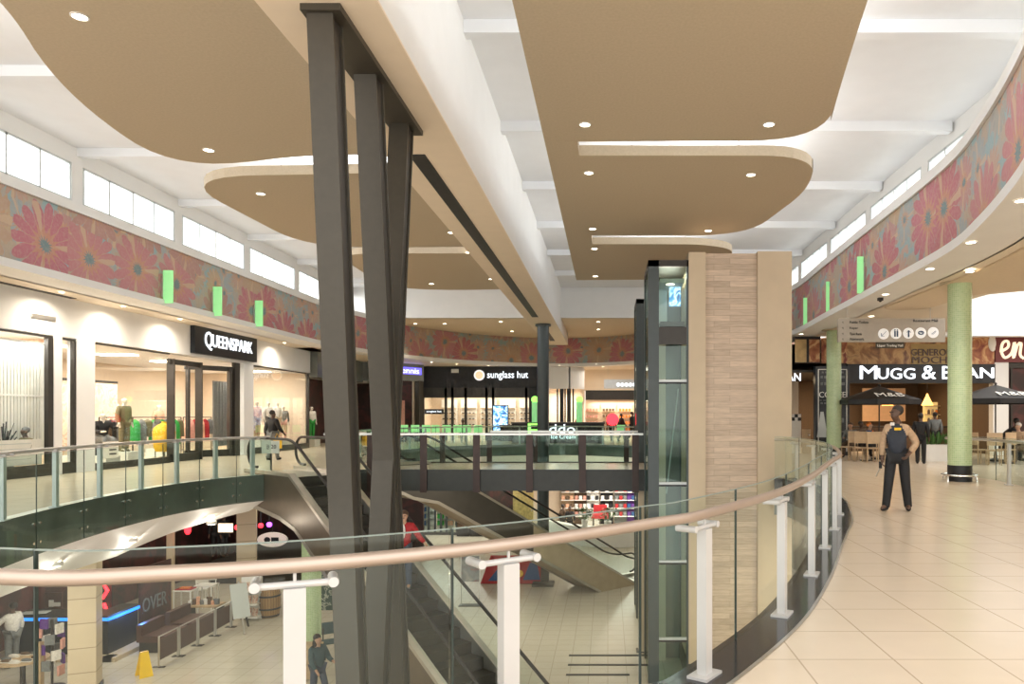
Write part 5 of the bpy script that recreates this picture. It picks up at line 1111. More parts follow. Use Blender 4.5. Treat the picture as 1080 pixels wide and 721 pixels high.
# seating
def table(label, x, y, m='dark'):
    t = thing('cafe_table', label, 'table', (x, y, 0), 'coffee house tables'); MB().cyl((x, y, .72), (x, y, .75), .38, n=24).build('tabletop', m, t); MB().cyl((x, y, .03), (x, y, .72), .035).build('leg', 'dark', t); MB().cyl((x, y, 0), (x, y, .03), .24, n=20).build('base', 'dark', t)
for x, y, lab in ((9.0, 25.35, 'round dark table beside the guest in blue'), (10.1, 27.2, 'round dark table behind the guard'), (13.1, 23.9, 'round dark table under the right hand umbrella'), (15.7, 25.4, 'round dark table at the far right edge'), (11.9, 26.8, 'round dark table behind the low planter')): table(lab, x, y)
for i, (px, y, rz) in enumerate(((896, 25.6, 200), (907, 25.0, 170), (918, 24.6, 185), (929, 24.8, 175), (1033, 23.4, 100), (1048, 23.0, 160), (1060, 23.6, 200))):
    chair_obj('pale wooden chair at the coffee house, %s' % ('left of the guest in blue', 'at the back of the guest in blue', 'third from the second green column', 'just left of the guard', 'right behind the nearest green column', 'by the white rail post', 'at the right picture edge')[i], (wx(px, y), y, 0), R(rz), 'chair', 'pale wooden coffee house chairs', .46, .98, 'chair', .44)
person('guest seated at the coffee house in a blue jacket with an orange scarf', (wx(917, 26.2), 26.2, 0), R(60), None, 'cblue', 'cblack', 'skinl', 'corange', 'cblack', 1.72, sitting=True, shirt='corange')
person('guest seated beside the second green column in a grey top', (wx(897, 27.6), 27.6, 0), R(-40), None, 'cgrey', 'cbrown', 'skinl', 'hairb', 'cblack', 1.7, sitting=True)
person('guest with dark hair behind the guest in blue', (wx(908, 28.2), 28.2, 0), R(20), None, 'cbrown', 'cblack', 'skinb', 'hair', 'cblack', 1.75, sitting=True)
person('person all in black standing just behind the guard at the coffee house', (wx(971, 23.6), 23.6, 0), R(150), None, 'cblack', 'cblack', 'skinb', 'hair', 'cblack', 1.62)
person('person in dark clothes at the serving counter left of the nearest column', (wx(986, 28.4), 28.4, 0), R(170), None, 'cgrey', 'cblack', 'skinb', 'hair', 'cblack', 1.68)
person('guest in black leaning over a table at the right edge', (wx(1060, 25.4), 25.4, 0), R(70), {'chest': (0, -.16, .83), 'collar': (0, -.24, .96), 'neck': (0, -.28, 1.03), 'jaw': (0, -.33, 1.10), 'head': (0, -.33, 1.17), 'crown': (0, -.33, 1.23), 'shoL': (.185, -.2, .93), 'shoR': (-.185, -.2, .93)}, 'cblack', 'cblack', 'skinb', 'hair', 'cblack', 1.95, sitting=True)
person('white haired guest in a beige top at the right edge', (wx(1074, 24.2), 24.2, 0), R(-60), None, 'ctan', 'cbrown', 'skinl', 'hairw', 'cblack', 1.72, sitting=True)
# white wall, pillar and shop right of the coffee house
struct('wall_right', MB().box(15.4, 19, YM+.1, YM+.3, wz(382, YM), 4.7), 'white', False)
struct('wall_right', MB().box(wx(1047, YM), wx(1063, YM), YM-.05, YM+.3, 0, wz(382, YM)), 'white', False)
struct('wall_right', MB().box(wx(1063, YM), 19, YM, YM+.2, wz(388, YM), wz(382, YM)).box(wx(1066, YM), wx(1068, YM), YM, YM+.1, 0, wz(388, YM)), 'dark', False)
t = thing('dark_shop_window', 'dark shop window under the burgundy sign', 'shop window', (17, YM+.1, 0)); MB().box(wx(1063, YM), 18.9, YM+.08, YM+.1, 0, wz(388, YM)).build('glass_pane', 'darkwall', t, False)
struct('wall_right', MB().box(12.6, 19, 27.6, 27.8, 4.7, 9.0).box(12.5, 19, 27.4, 27.8, 4.55, 4.78), 'white', False)
struct('wall_right', MB().box(18.8, 19, -5, 52, 0, 4.8), 'cream', False)
# ------------------------------------------------------------------ hanging directory
YD = 21.3; T_ = lambda px, py: (wx(px, YD), YD, wz(py, YD))
dx0, dx1, dz0, dz1 = wx(884, YD), wx(997, YD), wz(360.5, YD), wz(335.5, YD)
dr = thing('hanging_directory', 'grey hanging directory board with five white round symbols', 'sign', ((dx0+dx1)/2, YD, dz0)); MB().box(dx0, dx1, YD, YD+.10, dz0, dz1).build('board', mat('directory_grey', (.44, .40, .35), .35, .3, var=.04), dr, False)
sy = [mat('symbol_white', (.9, .9, .9), .5, emit=.15), mat('symbol_blue', (.04, .08, .16), .5)]
for k in range(5):
    cx_, cz_ = wx(932+13.1*k, YD-.02), wz(352-.35*k, YD); MB().cyl((cx_, YD-.02, cz_), (cx_, YD, cz_), .158, n=28).build('symbol_disc', sy[0], dr)
    mb = MB(); y = YD-.028
    if k == 0: mb.bar((cx_+.07, y, cz_+.07), (cx_-.07, y, cz_-.07), .006, .042, (0, 1, 0)).bar((cx_-.07, y, cz_-.07), (cx_+.02, y, cz_-.07), .006, .042, (0, 1, 0)).bar((cx_-.07, y, cz_-.07), (cx_-.07, y, cz_+.02), .006, .042, (0, 1, 0))
    elif k == 1: mb.bx((cx_-.035, y, cz_-.01), (.045, .006, .17)).bx((cx_+.035, y, cz_-.01), (.045, .006, .17)).ball((cx_-.035, y, cz_+.1), .02).ball((cx_+.035, y, cz_+.1), .02)
    elif k == 2: mb.bx((cx_, y, cz_-.02), (.042, .006, .19)).bar((cx_, y, cz_+.08), (cx_-.06, y, cz_+.02), .006, .042, (0, 1, 0)).bar((cx_, y, cz_+.08), (cx_+.06, y, cz_+.02), .006, .042, (0, 1, 0))
    elif k == 3: mb.tube([(cx_+.075*math.cos(a*.5), y, cz_+.045*math.sin(a*.5)) for a in range(13)], .016, 6).tube([(cx_-.05, y, cz_-.02), (cx_, y, cz_+.02), (cx_+.05, y, cz_-.01)], .008, 6)
    else: mb.bar((cx_-.06, y, cz_-.05), (cx_+.06, y, cz_+.05), .006, .05, (0, 1, 0)).bar((cx_-.03, y, cz_-.07), (cx_+.08, y, cz_+.03), .006, .015, (0, 1, 0))
    mb.build('symbol', sy[1], dr, False)
for s, px, py, w, hh in (('Public Toilets', 906, 339.7, 20, 2.6), ('Foyer', 900.5, 346.2, 9, 2.8), ('Taxi Rank', 902.5, 352, 13, 2.6), ('Network', 904, 357.6, 15, 2.8), ('Restaurant Mall', 976, 338, 26, 2.8)): text(s, 'lettering', 'navy', dr, (wx(px, YD), YD-.008, wz(py, YD)), 'front', w*YD/F, hh*YD/F, .006)
text('Upper Trading Mall', 'lettering', 'plain', dr, (wx(939, YD), YD+.02, wz(364.5, YD)), 'front', 27*YD/F, 3.2*YD/F, .006)
MB().box(wx(924, YD), wx(954, YD), YD+.03, YD+.04, wz(367, YD), dz0).build('lower_strip', 'strut', dr, False)
for px in (890, 895.5): pass
mb = MB()
for k in range(4): z = wz(340+5.9*k, YD); mb.bar((wx(889, YD), YD-.006, z-.03), (wx(889, YD), YD-.006, z+.03), .012, .006).bar((wx(889, YD), YD-.006, z+.03), (wx(889, YD)-.03, YD-.006, z), .01, .006)
mb.build('arrows', 'navy', dr, False)
for px in (894.5, 982): MB().cyl((wx(px, YD), YD+.05, dz1), (wx(px, YD), YD+.05, 4.70), .012, n=6).build('hanger', 'steel', dr)
t = thing('ceiling_camera', 'small black dome camera on the soffit above the directory', 'camera', (wx(928.5, 19.5), 19.5, 4.70)); MB().box(wx(926, 19.5), wx(931, 19.5), 19.45, 19.55, 4.62, 4.70).build('housing', 'black', t, False); MB().ball((wx(928.5, 19.5), 19.5, 4.62), .04).build('dome', 'black', t)
# soffit downlights on the right
kz = H-4.70
def sp_(px, py, z=4.70): d = (H-z)*F/(py-CY); return wx(px, d), d, z
for i, (px, py) in enumerate(((1077, 211), (1024, 255), (981, 283), (1023, 284), (956, 320), (1045, 306), (934, 310), (919, 333), (845, 352), (1066, 348))):
    x, y, z = sp_(px, py); zz = 4.66 if i == 3 else 4.70
    downlight(x, y, zz-.002, 'round downlight in the right hand soffit, %s' % ('at the right picture edge', 'second from the right edge', 'on the rim left of the nearest column', 'in the tan inset beside the nearest column', 'straight above the directory board', 'right of the nearest column top', 'on the rim above the directory', 'left above the directory board', 'beside the plank tower', 'far right near the white wall')[i], 'downlights in the right soffit', .085, 42)
for i, (px, py) in enumerate(((65, 302), (130, 318), (190, 333), (300, 352))):
    d = 13.9*F/(CX-px); downlight(-13.9, d, 4.69, 'small downlight in the left soffit above the shopfronts, %s' % ('nearest', 'second nearest', 'third nearest', 'farthest')[i], 'downlights in the left soffit', .06, 140)
for i, (px, py) in enumerate(((528, 339), (540, 349), (469, 341), (631, 339), (631, 347), (438, 341))):
    d = 4.94*F/(CY-py); d = max(37.3, d); downlight(wx(px, d), d, 6.465, 'downlight in the far tan ceiling, %s' % ('left of the round column, front', 'left of the round column, rear', 'middle left', 'right of the round column, front', 'right of the round column, rear', 'far left')[i], 'downlights in the far ceiling', .09, 55)
for i, (px, y) in enumerate(((455, 42.5), (482, 44.2), (515, 45.3), (590, 45), (629, 44), (636, 46.5))):
    downlight(wx(px, y), y, 4.695, 'downlight in the soffit over the far shops, %s from the left' % ('first', 'second', 'third', 'fourth', 'fifth', 'sixth')[i], 'downlights over the far shops', .08, 40)
# ------------------------------------------------------------------ lower floor, left side
def lx(px, d): return wx(px, d)
struct('wall_left', MB().box(-17.6, -17.4, 5, 34, LOW, -1.08), 'darkwall', False)
struct('wall_left', MB().box(-17.6, -8.6, 34, 34.2, LOW, -1.08), 'darkwall', False)
def clad(label, x, y, w=.78):
    t = thing('clad_column', label, 'column', (x, y, LOW)); MB().bx((x, y, (LOW-1.08)/2), (w, w, -1.08-LOW), R(22)).build('shaft', 'tilecol', t, False); MB().bx((x, y, LOW+.06), (w+.05, w+.05, .12), R(22)).build('base', 'dark', t, False)
clad('stone clad square column on the lower floor at far left', -12.88, 18.0, .58)
clad('pale square column on the lower floor behind the escalator', wx(260.5, 26.2), 26.2, .62)
t = thing('slim_post', 'slim pale square post on the lower floor left of the easel', 'post', (wx(180, 25.3), 25.3, LOW)); MB().bx((wx(180, 25.3), 25.3, -3.25), (.2, .2, 3.9), .2).build('shaft', 'beige', t, False); MB().bx((wx(180, 25.3), 25.3, LOW+.01), (.3, .3, .02), .2).build('base', 'dark', t, False)
# blue lit bar counter
t = thing('bar_counter', 'dark bar counter with a glowing blue edge on the lower floor at left', 'counter', (-14.8, 20.4, LOW))
MB().box(-16.6, -13.9, 20.3, 21.0, LOW, LOW+1.12).box(-14.4, -13.9, 21.0, 21.6, LOW, LOW+1.12).build('body', 'navy', t, False)
MB().box(-16.6, -13.85, 20.24, 21.0, LOW+1.15, LOW+1.20).box(-14.4, -13.85, 21.0, 21.6, LOW+1.15, LOW+1.20).build('top', 'dark', t, False)
MB().box(-16.6, -13.86, 20.25, 20.29, LOW+1.06, LOW+1.14).box(-13.89, -13.84, 20.25, 21.6, LOW+1.06, LOW+1.14).build('blue_light_strip', 'blue', t, False)
MB().box(-16.6, -13.6, 20.0, 20.3, LOW, LOW+.12).box(-13.9, -13.5, 20.0, 21.9, LOW, LOW+.12).build('foot_step', 'tilecol', t, False)

tq = thing('dark_glass_screen', 'dark screen with grey OVER lettering beyond the blue lit bar', 'screen', (-13.95, 22.4, LOW)); MB().box(-13.98, -13.93, 21.75, 23.3, LOW, LOW+2.2).build('panel', 'darkwall', tq, False)
text('OVER', 'lettering', 'cgrey', tq, (-13.92, 22.45, LOW+1.05), 'left', 1.2, .42, .01)
l = D.lights.new('blue_point', 'POINT'); l.energy = 8; l.color = (.1, .3, 1); l.shadow_soft_size = .1; o = D.objects.new('blue_point', l); COL.objects.link(o); o.location = (-13.5, 21.2, LOW+1.0)
t = thing('neon_sign', 'red glowing neon lettering strip beside the stone clad column', 'sign', (-16.0, 23.6, -3.7)); mb = MB()
nx = wx(110, 23); mb.tube([(nx+.10, 23, -3.45), (nx-.05, 23, -3.7), (nx+.1, 23, -3.95), (nx-.06, 23, -4.2)], .05).tube([(nx-.02, 23, -4.35), (nx+.08, 23, -4.6)], .05); mb.build('tube', 'red', t); MB().box(nx-.12, nx+.2, 23.06, 23.1, -4.8, -3.3).build('backing', 'black', t, False)
for px in (185,): pass
t = thing('red_lantern', 'small red glowing lantern under the lower ceiling', 'lamp', (wx(198, 25), 25, -2.4)); MB().lathe((wx(198, 25), 25, -2.5), [(.05, 0), (.1, .1), (.1, .5), (.05, .6)], 14).build('shade', 'red', t); MB().cyl((wx(198, 25), 25, -1.9), (wx(198, 25), 25, -1.08), .008, n=6).build('cord', 'black', t)
t = thing('shop_logo', 'small dark sign with white marks behind the blue lit bar', 'sign', (wx(56, 24), 24, -4)); MB().bx((wx(54, 22.4), 22.4, wz(636, 22.4)), (.14, .02, .2)).build('logo_mark', 'plain', t, False); MB().bx((wx(60, 22.4), 22.4, wz(637, 22.4)), (.2, .02, .12)).build('logo_mark', 'plain', t, False); MB().box(wx(48, 22.45), wx(66, 22.45), 22.42, 22.46, wz(641, 22.4), wz(625, 22.4)).build('board', 'darkbrown', t, False); MB().box(wx(56, 22.45)-.02, wx(56, 22.45)+.02, 22.44, 22.48, LOW, wz(641, 22.4)).build('post', 'dark', t, False)
person('person in a pale shirt standing at the blue lit bar at the left picture edge', (wx(13, 19.6), 19.6, LOW), R(-100), {'elbL': (.28, -.2, 1.15), 'wriL': (.2, -.42, 1.12)}, 'cwhite', 'cgrey', 'skinb', 'hair', 'cblack', 1.72)
t = thing('open_menu', 'pale green open menu card lying on the blue lit bar', 'menu', (wx(34, 20.5), 20.5, LOW+1.2)); MB().bx((wx(36, 20.4), 20.45, LOW+1.24), (.65, .3, .02), .2).build('card', 'bluemetal', t, False); MB().bx((wx(36, 20.4), 20.6, LOW+1.215), (.4, .1, .02), .2).build('spine', 'plain', t, False)
# merchandise
t = thing('goods_table', 'round table of shoes and small goods at the lower left corner', 'table', (wx(26, 18.3), 18.3, LOW)); MB().cyl((wx(24, 18.3), 18.3, LOW+.62), (wx(24, 18.3), 18.3, LOW+.66), .55, n=28).build('top', 'chair', t); MB().cyl((wx(24, 18.3), 18.3, LOW), (wx(24, 18.3), 18.3, LOW+.62), .06).build('leg', 'dark', t)
for i in range(9):
    a = i*.7; x = wx(24, 18.3)+.34*math.cos(a); y = 18.3+.34*math.sin(a); s = thing('shoe', 'small shoe on the round goods table, %s around the rim' % ('first', 'second', 'third', 'fourth', 'fifth', 'sixth', 'seventh', 'eighth', 'ninth')[i], 'shoe', (x, y, LOW+.66), 'shoes on the goods table')
    MB().ball((x, y, LOW+.70), .09, 10, 7, (1.5, .6, .5)).build('upper', ('cbrown', 'cwhite', 'cgrey')[i % 3], s); MB().bx((x, y, LOW+.67), (.24, .09, .02)).build('sole', 'plain', s)
t = thing('spinner_rack', 'spinning rack of colourful goods in front of the stone clad column', 'display rack', (wx(56, 18.1), 18.1, LOW)); rx_ = wx(55, 18.1); MB().cyl((rx_, 18.1, LOW), (rx_, 18.1, LOW+1.7), .03).cyl((rx_, 18.1, LOW), (rx_, 18.1, LOW+.04), .28).build('pole', 'dark', t)
for k in range(16):
    a = k*2.4; z = LOW+.35+.08*k; MB().bx((rx_+.22*math.cos(a), 18.1+.22*math.sin(a), z+.1), (.2, .05, .24), a+1.57).build('packet', ('cpink', 'cwhite', 'cgrey', 'cpurple')[k % 4], t, False)
t = thing('wooden_stand', 'slim pale wooden upright stand beside the spinner rack', 'stand', (wx(42, 17.9), 17.9, LOW)); MB().bx((wx(42, 17.9), 17.9, LOW+.6), (.12, .12, 1.2)).build('upright', 'chair', t, False); MB().bx((wx(42, 17.9), 17.9, LOW+.02), (.4, .4, .04)).build('foot', 'chair', t, False)
# wet floor sign
wx0 = wx(152, 18.95); t = thing('wet_floor_sign', 'yellow folding wet floor sign standing on the lower floor', 'floor sign', (wx0, 18.95, LOW))
for s in (-1, 1): MB().add([(wx0-.16, 18.95+.16*s, LOW), (wx0+.16, 18.95+.16*s, LOW), (wx0+.09, 18.95+.02*s, LOW+.62), (wx0-.09, 18.95+.02*s, LOW+.62), (wx0-.16, 18.95+.18*s, LOW), (wx0+.16, 18.95+.18*s, LOW), (wx0+.09, 18.95+.04*s, LOW+.62), (wx0-.09, 18.95+.04*s, LOW+.62)], [(0, 1, 2, 3), (4, 5, 6, 7), (0, 1, 5, 4), (1, 2, 6, 5), (2, 3, 7, 6), (3, 0, 4, 7)]).build('panel', 'yellow', t, False)
MB().bx((wx0, 18.95, LOW+.62), (.18, .09, .03)).build('hinge', 'yellow', t, False); MB().add([(wx0-.05, 18.826, LOW+.2), (wx0+.05, 18.826, LOW+.2), (wx0, 18.86, LOW+.36)], [(0, 1, 2)]).build('warning_mark', 'black', t, False); t.rotation_euler = (0, 0, R(50))
# barrier fence and brown seats
for i in range(5):
    y0 = 19.6+.95*i; y1 = y0+.86; x = -12.05; t = thing('barrier_panel', 'low steel framed barrier panel with brown cloth, %s along the lower cafe edge' % ('nearest', 'second', 'middle', 'fourth', 'farthest')[i], 'barrier', (x, y0, LOW), 'barrier panels along the lower cafe')
    MB().tube([(x, y0, LOW+.02), (x, y0, LOW+.82), (x, y1, LOW+.82), (x, y1, LOW+.02)], .025, 8).build('frame', 'steel', t); MB().box(x-.01, x+.01, y0+.05, y1-.05, LOW+.18, LOW+.74).build('cloth', 'darkbrown', t, False); MB().box(x-.16, x+.16, y0-.03, y0+.03, LOW, LOW+.02).box(x-.16, x+.16, y1-.03, y1+.03, LOW, LOW+.02).build('foot', 'dark', t, False)
for i in range(2):
    y = 21.3+1.35*i; x = -12.9; t = thing('bench_seat', 'brown vinyl cafe bench behind the barrier, %s' % ('nearer', 'farther')[i], 'bench', (x, y, LOW), 'brown benches behind the barrier'); MB().box(x-.5, x+.4, y-.55, y+.55, LOW+.3, LOW+.48).build('seat', 'darkbrown', t, False); MB().box(x-.5, x-.35, y-.55, y+.55, LOW+.48, LOW+.8).build('backrest', 'darkbrown', t, False); MB().box(x-.45, x+.35, y-.5, y+.5, LOW, LOW+.3).build('base', 'dark', t, False)
for i, (px, y) in enumerate(((196, 24.6), (218, 25.3))):
    x = wx(px, y); t = thing('cafe_table', ('white framed table with red tray top on the lower floor', 'plain white framed table on the lower floor')[i], 'table', (x, y, LOW)); MB().bx((x, y, LOW+.9), (.62, .5, .04)).build('tabletop', 'plain', t, False)
    for sx in (-1, 1):
        for sy in (-1, 1): MB().bx((x+sx*.28, y+sy*.22, LOW+.44), (.035, .035, .88)).build('leg', 'plain', t, False)
    if i == 0:
        q = thing('red_tray', 'red tray of small goods on the white framed table below', 'tray', (x, y, LOW+.92)); MB().bx((x, y, LOW+.935), (.52, .4, .03)).build('tray', 'cred', q, False); MB().bx((x, y, LOW+.97), (.3, .2, .04)).build('goods', 'corange', q, False)
for i, (px, y) in enumerate(((212, 26.4), (221, 26.9))): chair_obj(('white slatted chair behind the white tables, left', 'white slatted chair behind the white tables, right')[i], (wx(px, y), y, LOW), R(20), 'plain', 'white chairs on the lower floor', .5, 1.15, 'plain', .42)
t = thing('goods_heap_table', 'low pale table heaped with small boxed goods beside the easel', 'table', (wx(218, 23.6), 23.6, LOW)); gx = wx(217, 23.9); MB().box(gx-.55, gx+.5, 23.6, 24.2, LOW+.55, LOW+.6).build('tabletop', 'chair', t, False)
for sx in (-.5, .45): MB().box(gx+sx-.03, gx+sx+.03, 23.65, 24.15, LOW, LOW+.55).build('leg', 'dark', t, False)
for i in range(8): b_ = thing('boxed_goods', 'small boxed item on the low pale table, %s from the left' % ('first', 'second', 'third', 'fourth', 'fifth', 'sixth', 'seventh', 'eighth')[i], 'box', (gx-.46+.12*i, 23.8, LOW+.6), 'boxed items on the low pale table'); MB().bx((gx-.46+.12*i, 23.85, LOW+.66+.03*(i % 3)), (.1, .16, .12+.06*(i % 3)), .2*i).build('carton', ('plain', 'cbrown', 'cpeach', 'cgrey')[i % 4], b_, False)
ea = wx(252, 22.6); t = thing('easel_board', 'tall folding easel board seen edge on beside the magazine rack', 'easel', (ea, 22.6, LOW)); MB().bar((ea-.17, 22.9, LOW+1.55), (ea+.22, 22.5, LOW), .05, .04).build('front_leg', 'steel', t, False); MB().bar((ea-.17, 22.9, LOW+1.55), (ea-.1, 23.4, LOW), .05, .04).build('rear_leg', 'dark', t, False); MB().bar((ea-.16, 22.86, LOW+1.5), (ea+.1, 22.6, LOW+.5), .5, .02, (0, 0, 1)).build('board', 'bluemetal', t, False)
rk = wx(263.5, 24.2); t = thing('magazine_rack', 'tiered rack of magazines beside the wooden barrel', 'magazine rack', (rk, 24.2, LOW)); MB().box(rk-.33, rk+.33, 24.3, 24.4, LOW, LOW+1.4).build('back_panel', 'plain', t, False)
for k in range(3): MB().box(rk-.33, rk+.33, 23.95, 24.3, LOW+.1+.42*k, LOW+.13+.42*k).build('shelf', 'plain', t, False)
for k in range(3):
    for j in range(3): m_ = thing('magazine', 'magazine on the rack beside the barrel, %s tier, %s' % (('bottom', 'middle', 'top')[k], ('left', 'centre', 'right')[j]), 'magazine', (rk-.2+.2*j, 24.1, LOW+.13+.42*k), 'magazines on the rack'); MB().bx((rk-.21+.21*j, 24.12, LOW+.28+.42*k), (.18, .02, .27), mtx=Matrix.Rotation(R(-15), 3, 'X')).build('cover', picture_mat('cover_%d%d' % (k, j), [(.3, (.3, .08, .06)), (.5, (.7, .55, .42)), (.7, (.2, .22, .3))], 6+k+j), m_, False)
bx_ = wx(284, 24.6); t = thing('barrel', 'wooden barrel with dark iron hoops on the lower floor', 'barrel', (bx_, 24.6, LOW)); MB().lathe((bx_, 24.6, LOW), [(.29, 0), (.34, .22), (.365, .52), (.34, .82), (.29, 1.04)], 28, uvs=True).build('staves', 'oak', t)
for z, r in ((.06, .308), (.3, .355), (.72, .356), (.98, .309)): MB().lathe((bx_, 24.6, LOW+z), [(r, -.03), (r+.008, -.03), (r+.008, .03), (r, .03)], 28, caps=False).build('hoop', 'dark', t)
# oval round sign, lamps, banner
t = thing('oval_sign', 'white oval sign with dark marks hanging in the dark lower shop', 'sign', (wx(288, 30), 30, -2.4)); mb = MB(); ox, oz = wx(287, 30), wz(569, 30); mb.lathe((0, 0, 0), [(.001, 0), (1.0, 0), (1.0, .1), (.001, .1)], 32); mb.v = [(ox+v[0]*.62, 30+v[2], oz+v[1]*.30) for v in mb.v]; mb.build('disc', 'lowwhite', t); MB().ball((ox-.2, 29.99, oz), .13, sc=(1, .1, .9)).build('dark_mark', 'navy', t); MB().bx((ox+.12, 29.985, oz+.02), (.3, .02, .16)).build('dark_mark', 'navy', t); MB().cyl((ox, 30.05, oz+.3), (ox, 30.05, -1.08), .015, n=6).build('hanger', 'dark', t)
for i, (px, py, c) in enumerate(((275, 554, 'red'), (284, 553, mat('purple_lamp', (.3, .05, .8), .4, emit=4, ecol=(.35, .05, 1))), (250, 556, 'red'))): x = wx(px, 29); z = wz(py, 29); t = thing('coloured_lamp', ('small red ceiling lamp in the dark lower shop', 'small purple ceiling lamp in the dark lower shop', 'small red lamp by the pale square column')[i], 'lamp', (x, 29, z)); MB().ball((x, 29, z), .1).build('bulb', c, t); MB().cyl((x, 29, z), (x, 29, -1.08), .03, n=8).build('stem', 'black', t)
t = thing('lit_menu_sign', 'cream lit sign panel hanging in the dark lower shop', 'sign', (wx(237, 28.5), 28.5, -2)); MB().box(wx(230, 28.5), wx(245, 28.5), 28.5, 28.55, wz(561, 28.5), wz(552, 28.5)).build('panel', mat('cream_lit', (.9, .7, .45), .5, emit=1.1), t, False); MB().cyl((wx(237, 28.5), 28.52, wz(552, 28.5)), (wx(237, 28.5), 28.52, -1.08), .012, n=6).build('hanger', 'dark', t)
for i, px in enumerate((224, 232)): person(('dark clothed person at the back of the lower shop, left of two', 'dark clothed person at the back of the lower shop, right of two')[i], (wx(px, 30), 30.3, LOW+.9), R(20+60*i), None, 'cblack', 'cblack', 'skinb', 'hair', 'cblack', 1.8, 'people at the back of the lower shop')
struct('floor', MB().box(-16, -9.4, 29.4, 34, LOW, LOW+.9), 'dark', False)
bn = wx(345, 21.6); t = thing('patterned_banner', 'dark green banner with white pattern between the green column and strut', 'banner', (bn, 21.6, LOW)); MB().box(wx(337, 21.6), wx(356, 21.6), 21.6, 21.63, LOW+1.0, LOW+2.35).build('cloth', picture_mat('banner_print', [(.4, (.03, .07, .06)), (.49, (.05, .10, .09)), (.52, (.6, .62, .55)), (.6, (.04, .08, .07))], 5), t, False); MB().box(wx(337, 21.6), wx(338, 21.6), 21.6, 21.66, LOW, LOW+2.4).build('pole', 'steel', t, False)
chair_obj('dark chair beside the patterned banner on the lower floor', (wx(349, 20.4), 20.4, LOW), R(30), 'cteal', None, .45, .9, 'dark')
t = thing('tan_crate', 'tan wooden crate behind the walking woman', 'crate', (wx(318, 18.6), 18.6, LOW)); MB().box(wx(312, 18.6), wx(330, 18.6), 18.6, 19.2, LOW+.03, LOW+.75).build('body', 'chair', t, False); MB().box(wx(311, 18.6), wx(331, 18.6), 18.55, 19.25, LOW+.75, LOW+.8).build('lid', 'chair', t, False)
for k in range(5):
    p, dd = at_len(offset(LC, -.55), 3.2+2.6*k); tl_ = thing('downlight', 'downlight in the white bulkhead under the left balcony, %s' % ('nearest', 'second', 'middle', 'fourth', 'farthest')[k], 'ceiling light', (p.x, p.y, -1.12), 'downlights under the left balcony'); MB().cyl((p.x, p.y, -1.20), (p.x, p.y, -1.12), .09, n=18).build('lens', 'lamp', tl_); MB().lathe((p.x, p.y, -1.19), [(.09, .08), (.12, .08), (.12, 0), (.09, 0)], 18, caps=False).build('trim_ring', 'plain', tl_); l = D.lights.new('bulkhead_lamp', 'POINT'); l.energy = 9; l.color = (1, .92, .8); l.shadow_soft_size = .04; o = D.objects.new('bulkhead_lamp', l); COL.objects.link(o); o.location = (p.x, p.y, -1.34)
# ------------------------------------------------------------------ lower floor, centre and far end
struct('wall_back', MB().box(-13, 13, 46, 46.2, LOW, -1.08), 'warm', False)
sw = thing('shop_window', 'dark framed shopfront with bright shelves on the lower floor beyond the man in red', 'shop window', (-9.5, 41.5, LOW))
for px in (431, 440, 446, 452, 459, 465, 471, 482, 500): x = wx(px, 41.6); MB().box(x-.06, x+.06, 41.55, 41.7, LOW, -1.08).build('mullion', 'teal', sw, False)
MB().box(wx(425, 41.6), wx(505, 41.6), 41.6, 41.61, LOW+.1, -1.3).build('glass_pane', 'glassd', sw, False); MB().box(wx(425, 41.6), wx(505, 41.6), 41.5, 41.7, LOW, LOW+.15).build('sill', 'dark', sw, False)
for i in range(7):
    x = wx(436+9.5*i, 43); t = thing('shop_shelf', 'tall shelf of bright packets behind the lower shop glass, %s from the left' % ('first', 'second', 'third', 'fourth', 'fifth', 'sixth', 'seventh')[i], 'shelf unit', (x, 43, LOW)); MB().box(x-.24, x+.24, 43.2, 43.3, LOW, LOW+3.1).build('back_panel', 'plain', t, False)
    for z in range(7): MB().box(x-.24, x+.24, 42.9, 43.2, LOW+.3+.4*z, LOW+.33+.4*z).build('shelf', 'steel', t, False)
    goods('packet', 'bright packet on the tall shelves behind the lower shop glass, %s shelf from the left' % ('first', 'second', 'third', 'fourth', 'fifth', 'sixth', 'seventh')[i], 'packet', 'packets on lower shop shelf %s' % 'abcdefg'[i], [((x-.11+.22*k, 43.05, LOW+.455+.4*z), (.17, .1, .25)) for z in range(6) for k in range(2)], ('cyellow', 'cblue', 'cwhite', 'cgreen', 'cpeach', 'cgrey', 'corange')[i])
struct('wall_back', MB().box(wx(482, 43), wx(560, 43), 43, 43.1, LOW, -1.08), 'darkwall', False)
for i, px in enumerate((489, 503, 517, 531)):
    x = wx(px, 41.2); t = thing('dark_display_unit', 'dark low display unit in the lower shop left of the escalator, %s from the left' % ('first', 'second', 'third', 'fourth')[i], 'display shelf', (x, 41.2, LOW)); MB().box(x-.35, x+.35, 41, 41.5, LOW, LOW+1.5).build('body', 'black', t, False); MB().box(x-.3, x+.3, 40.97, 41.0, LOW+.5, LOW+1.2).build('front_panel', ('cbrown', 'cwhite', 'corange', 'cgrey')[i], t, False)
area((-8, 41, -1.62), (0, 0, 0), 6, 3, 140); area((-10.5, 43.5, -1.62), (0, 0, 0), 5, 2, 110)
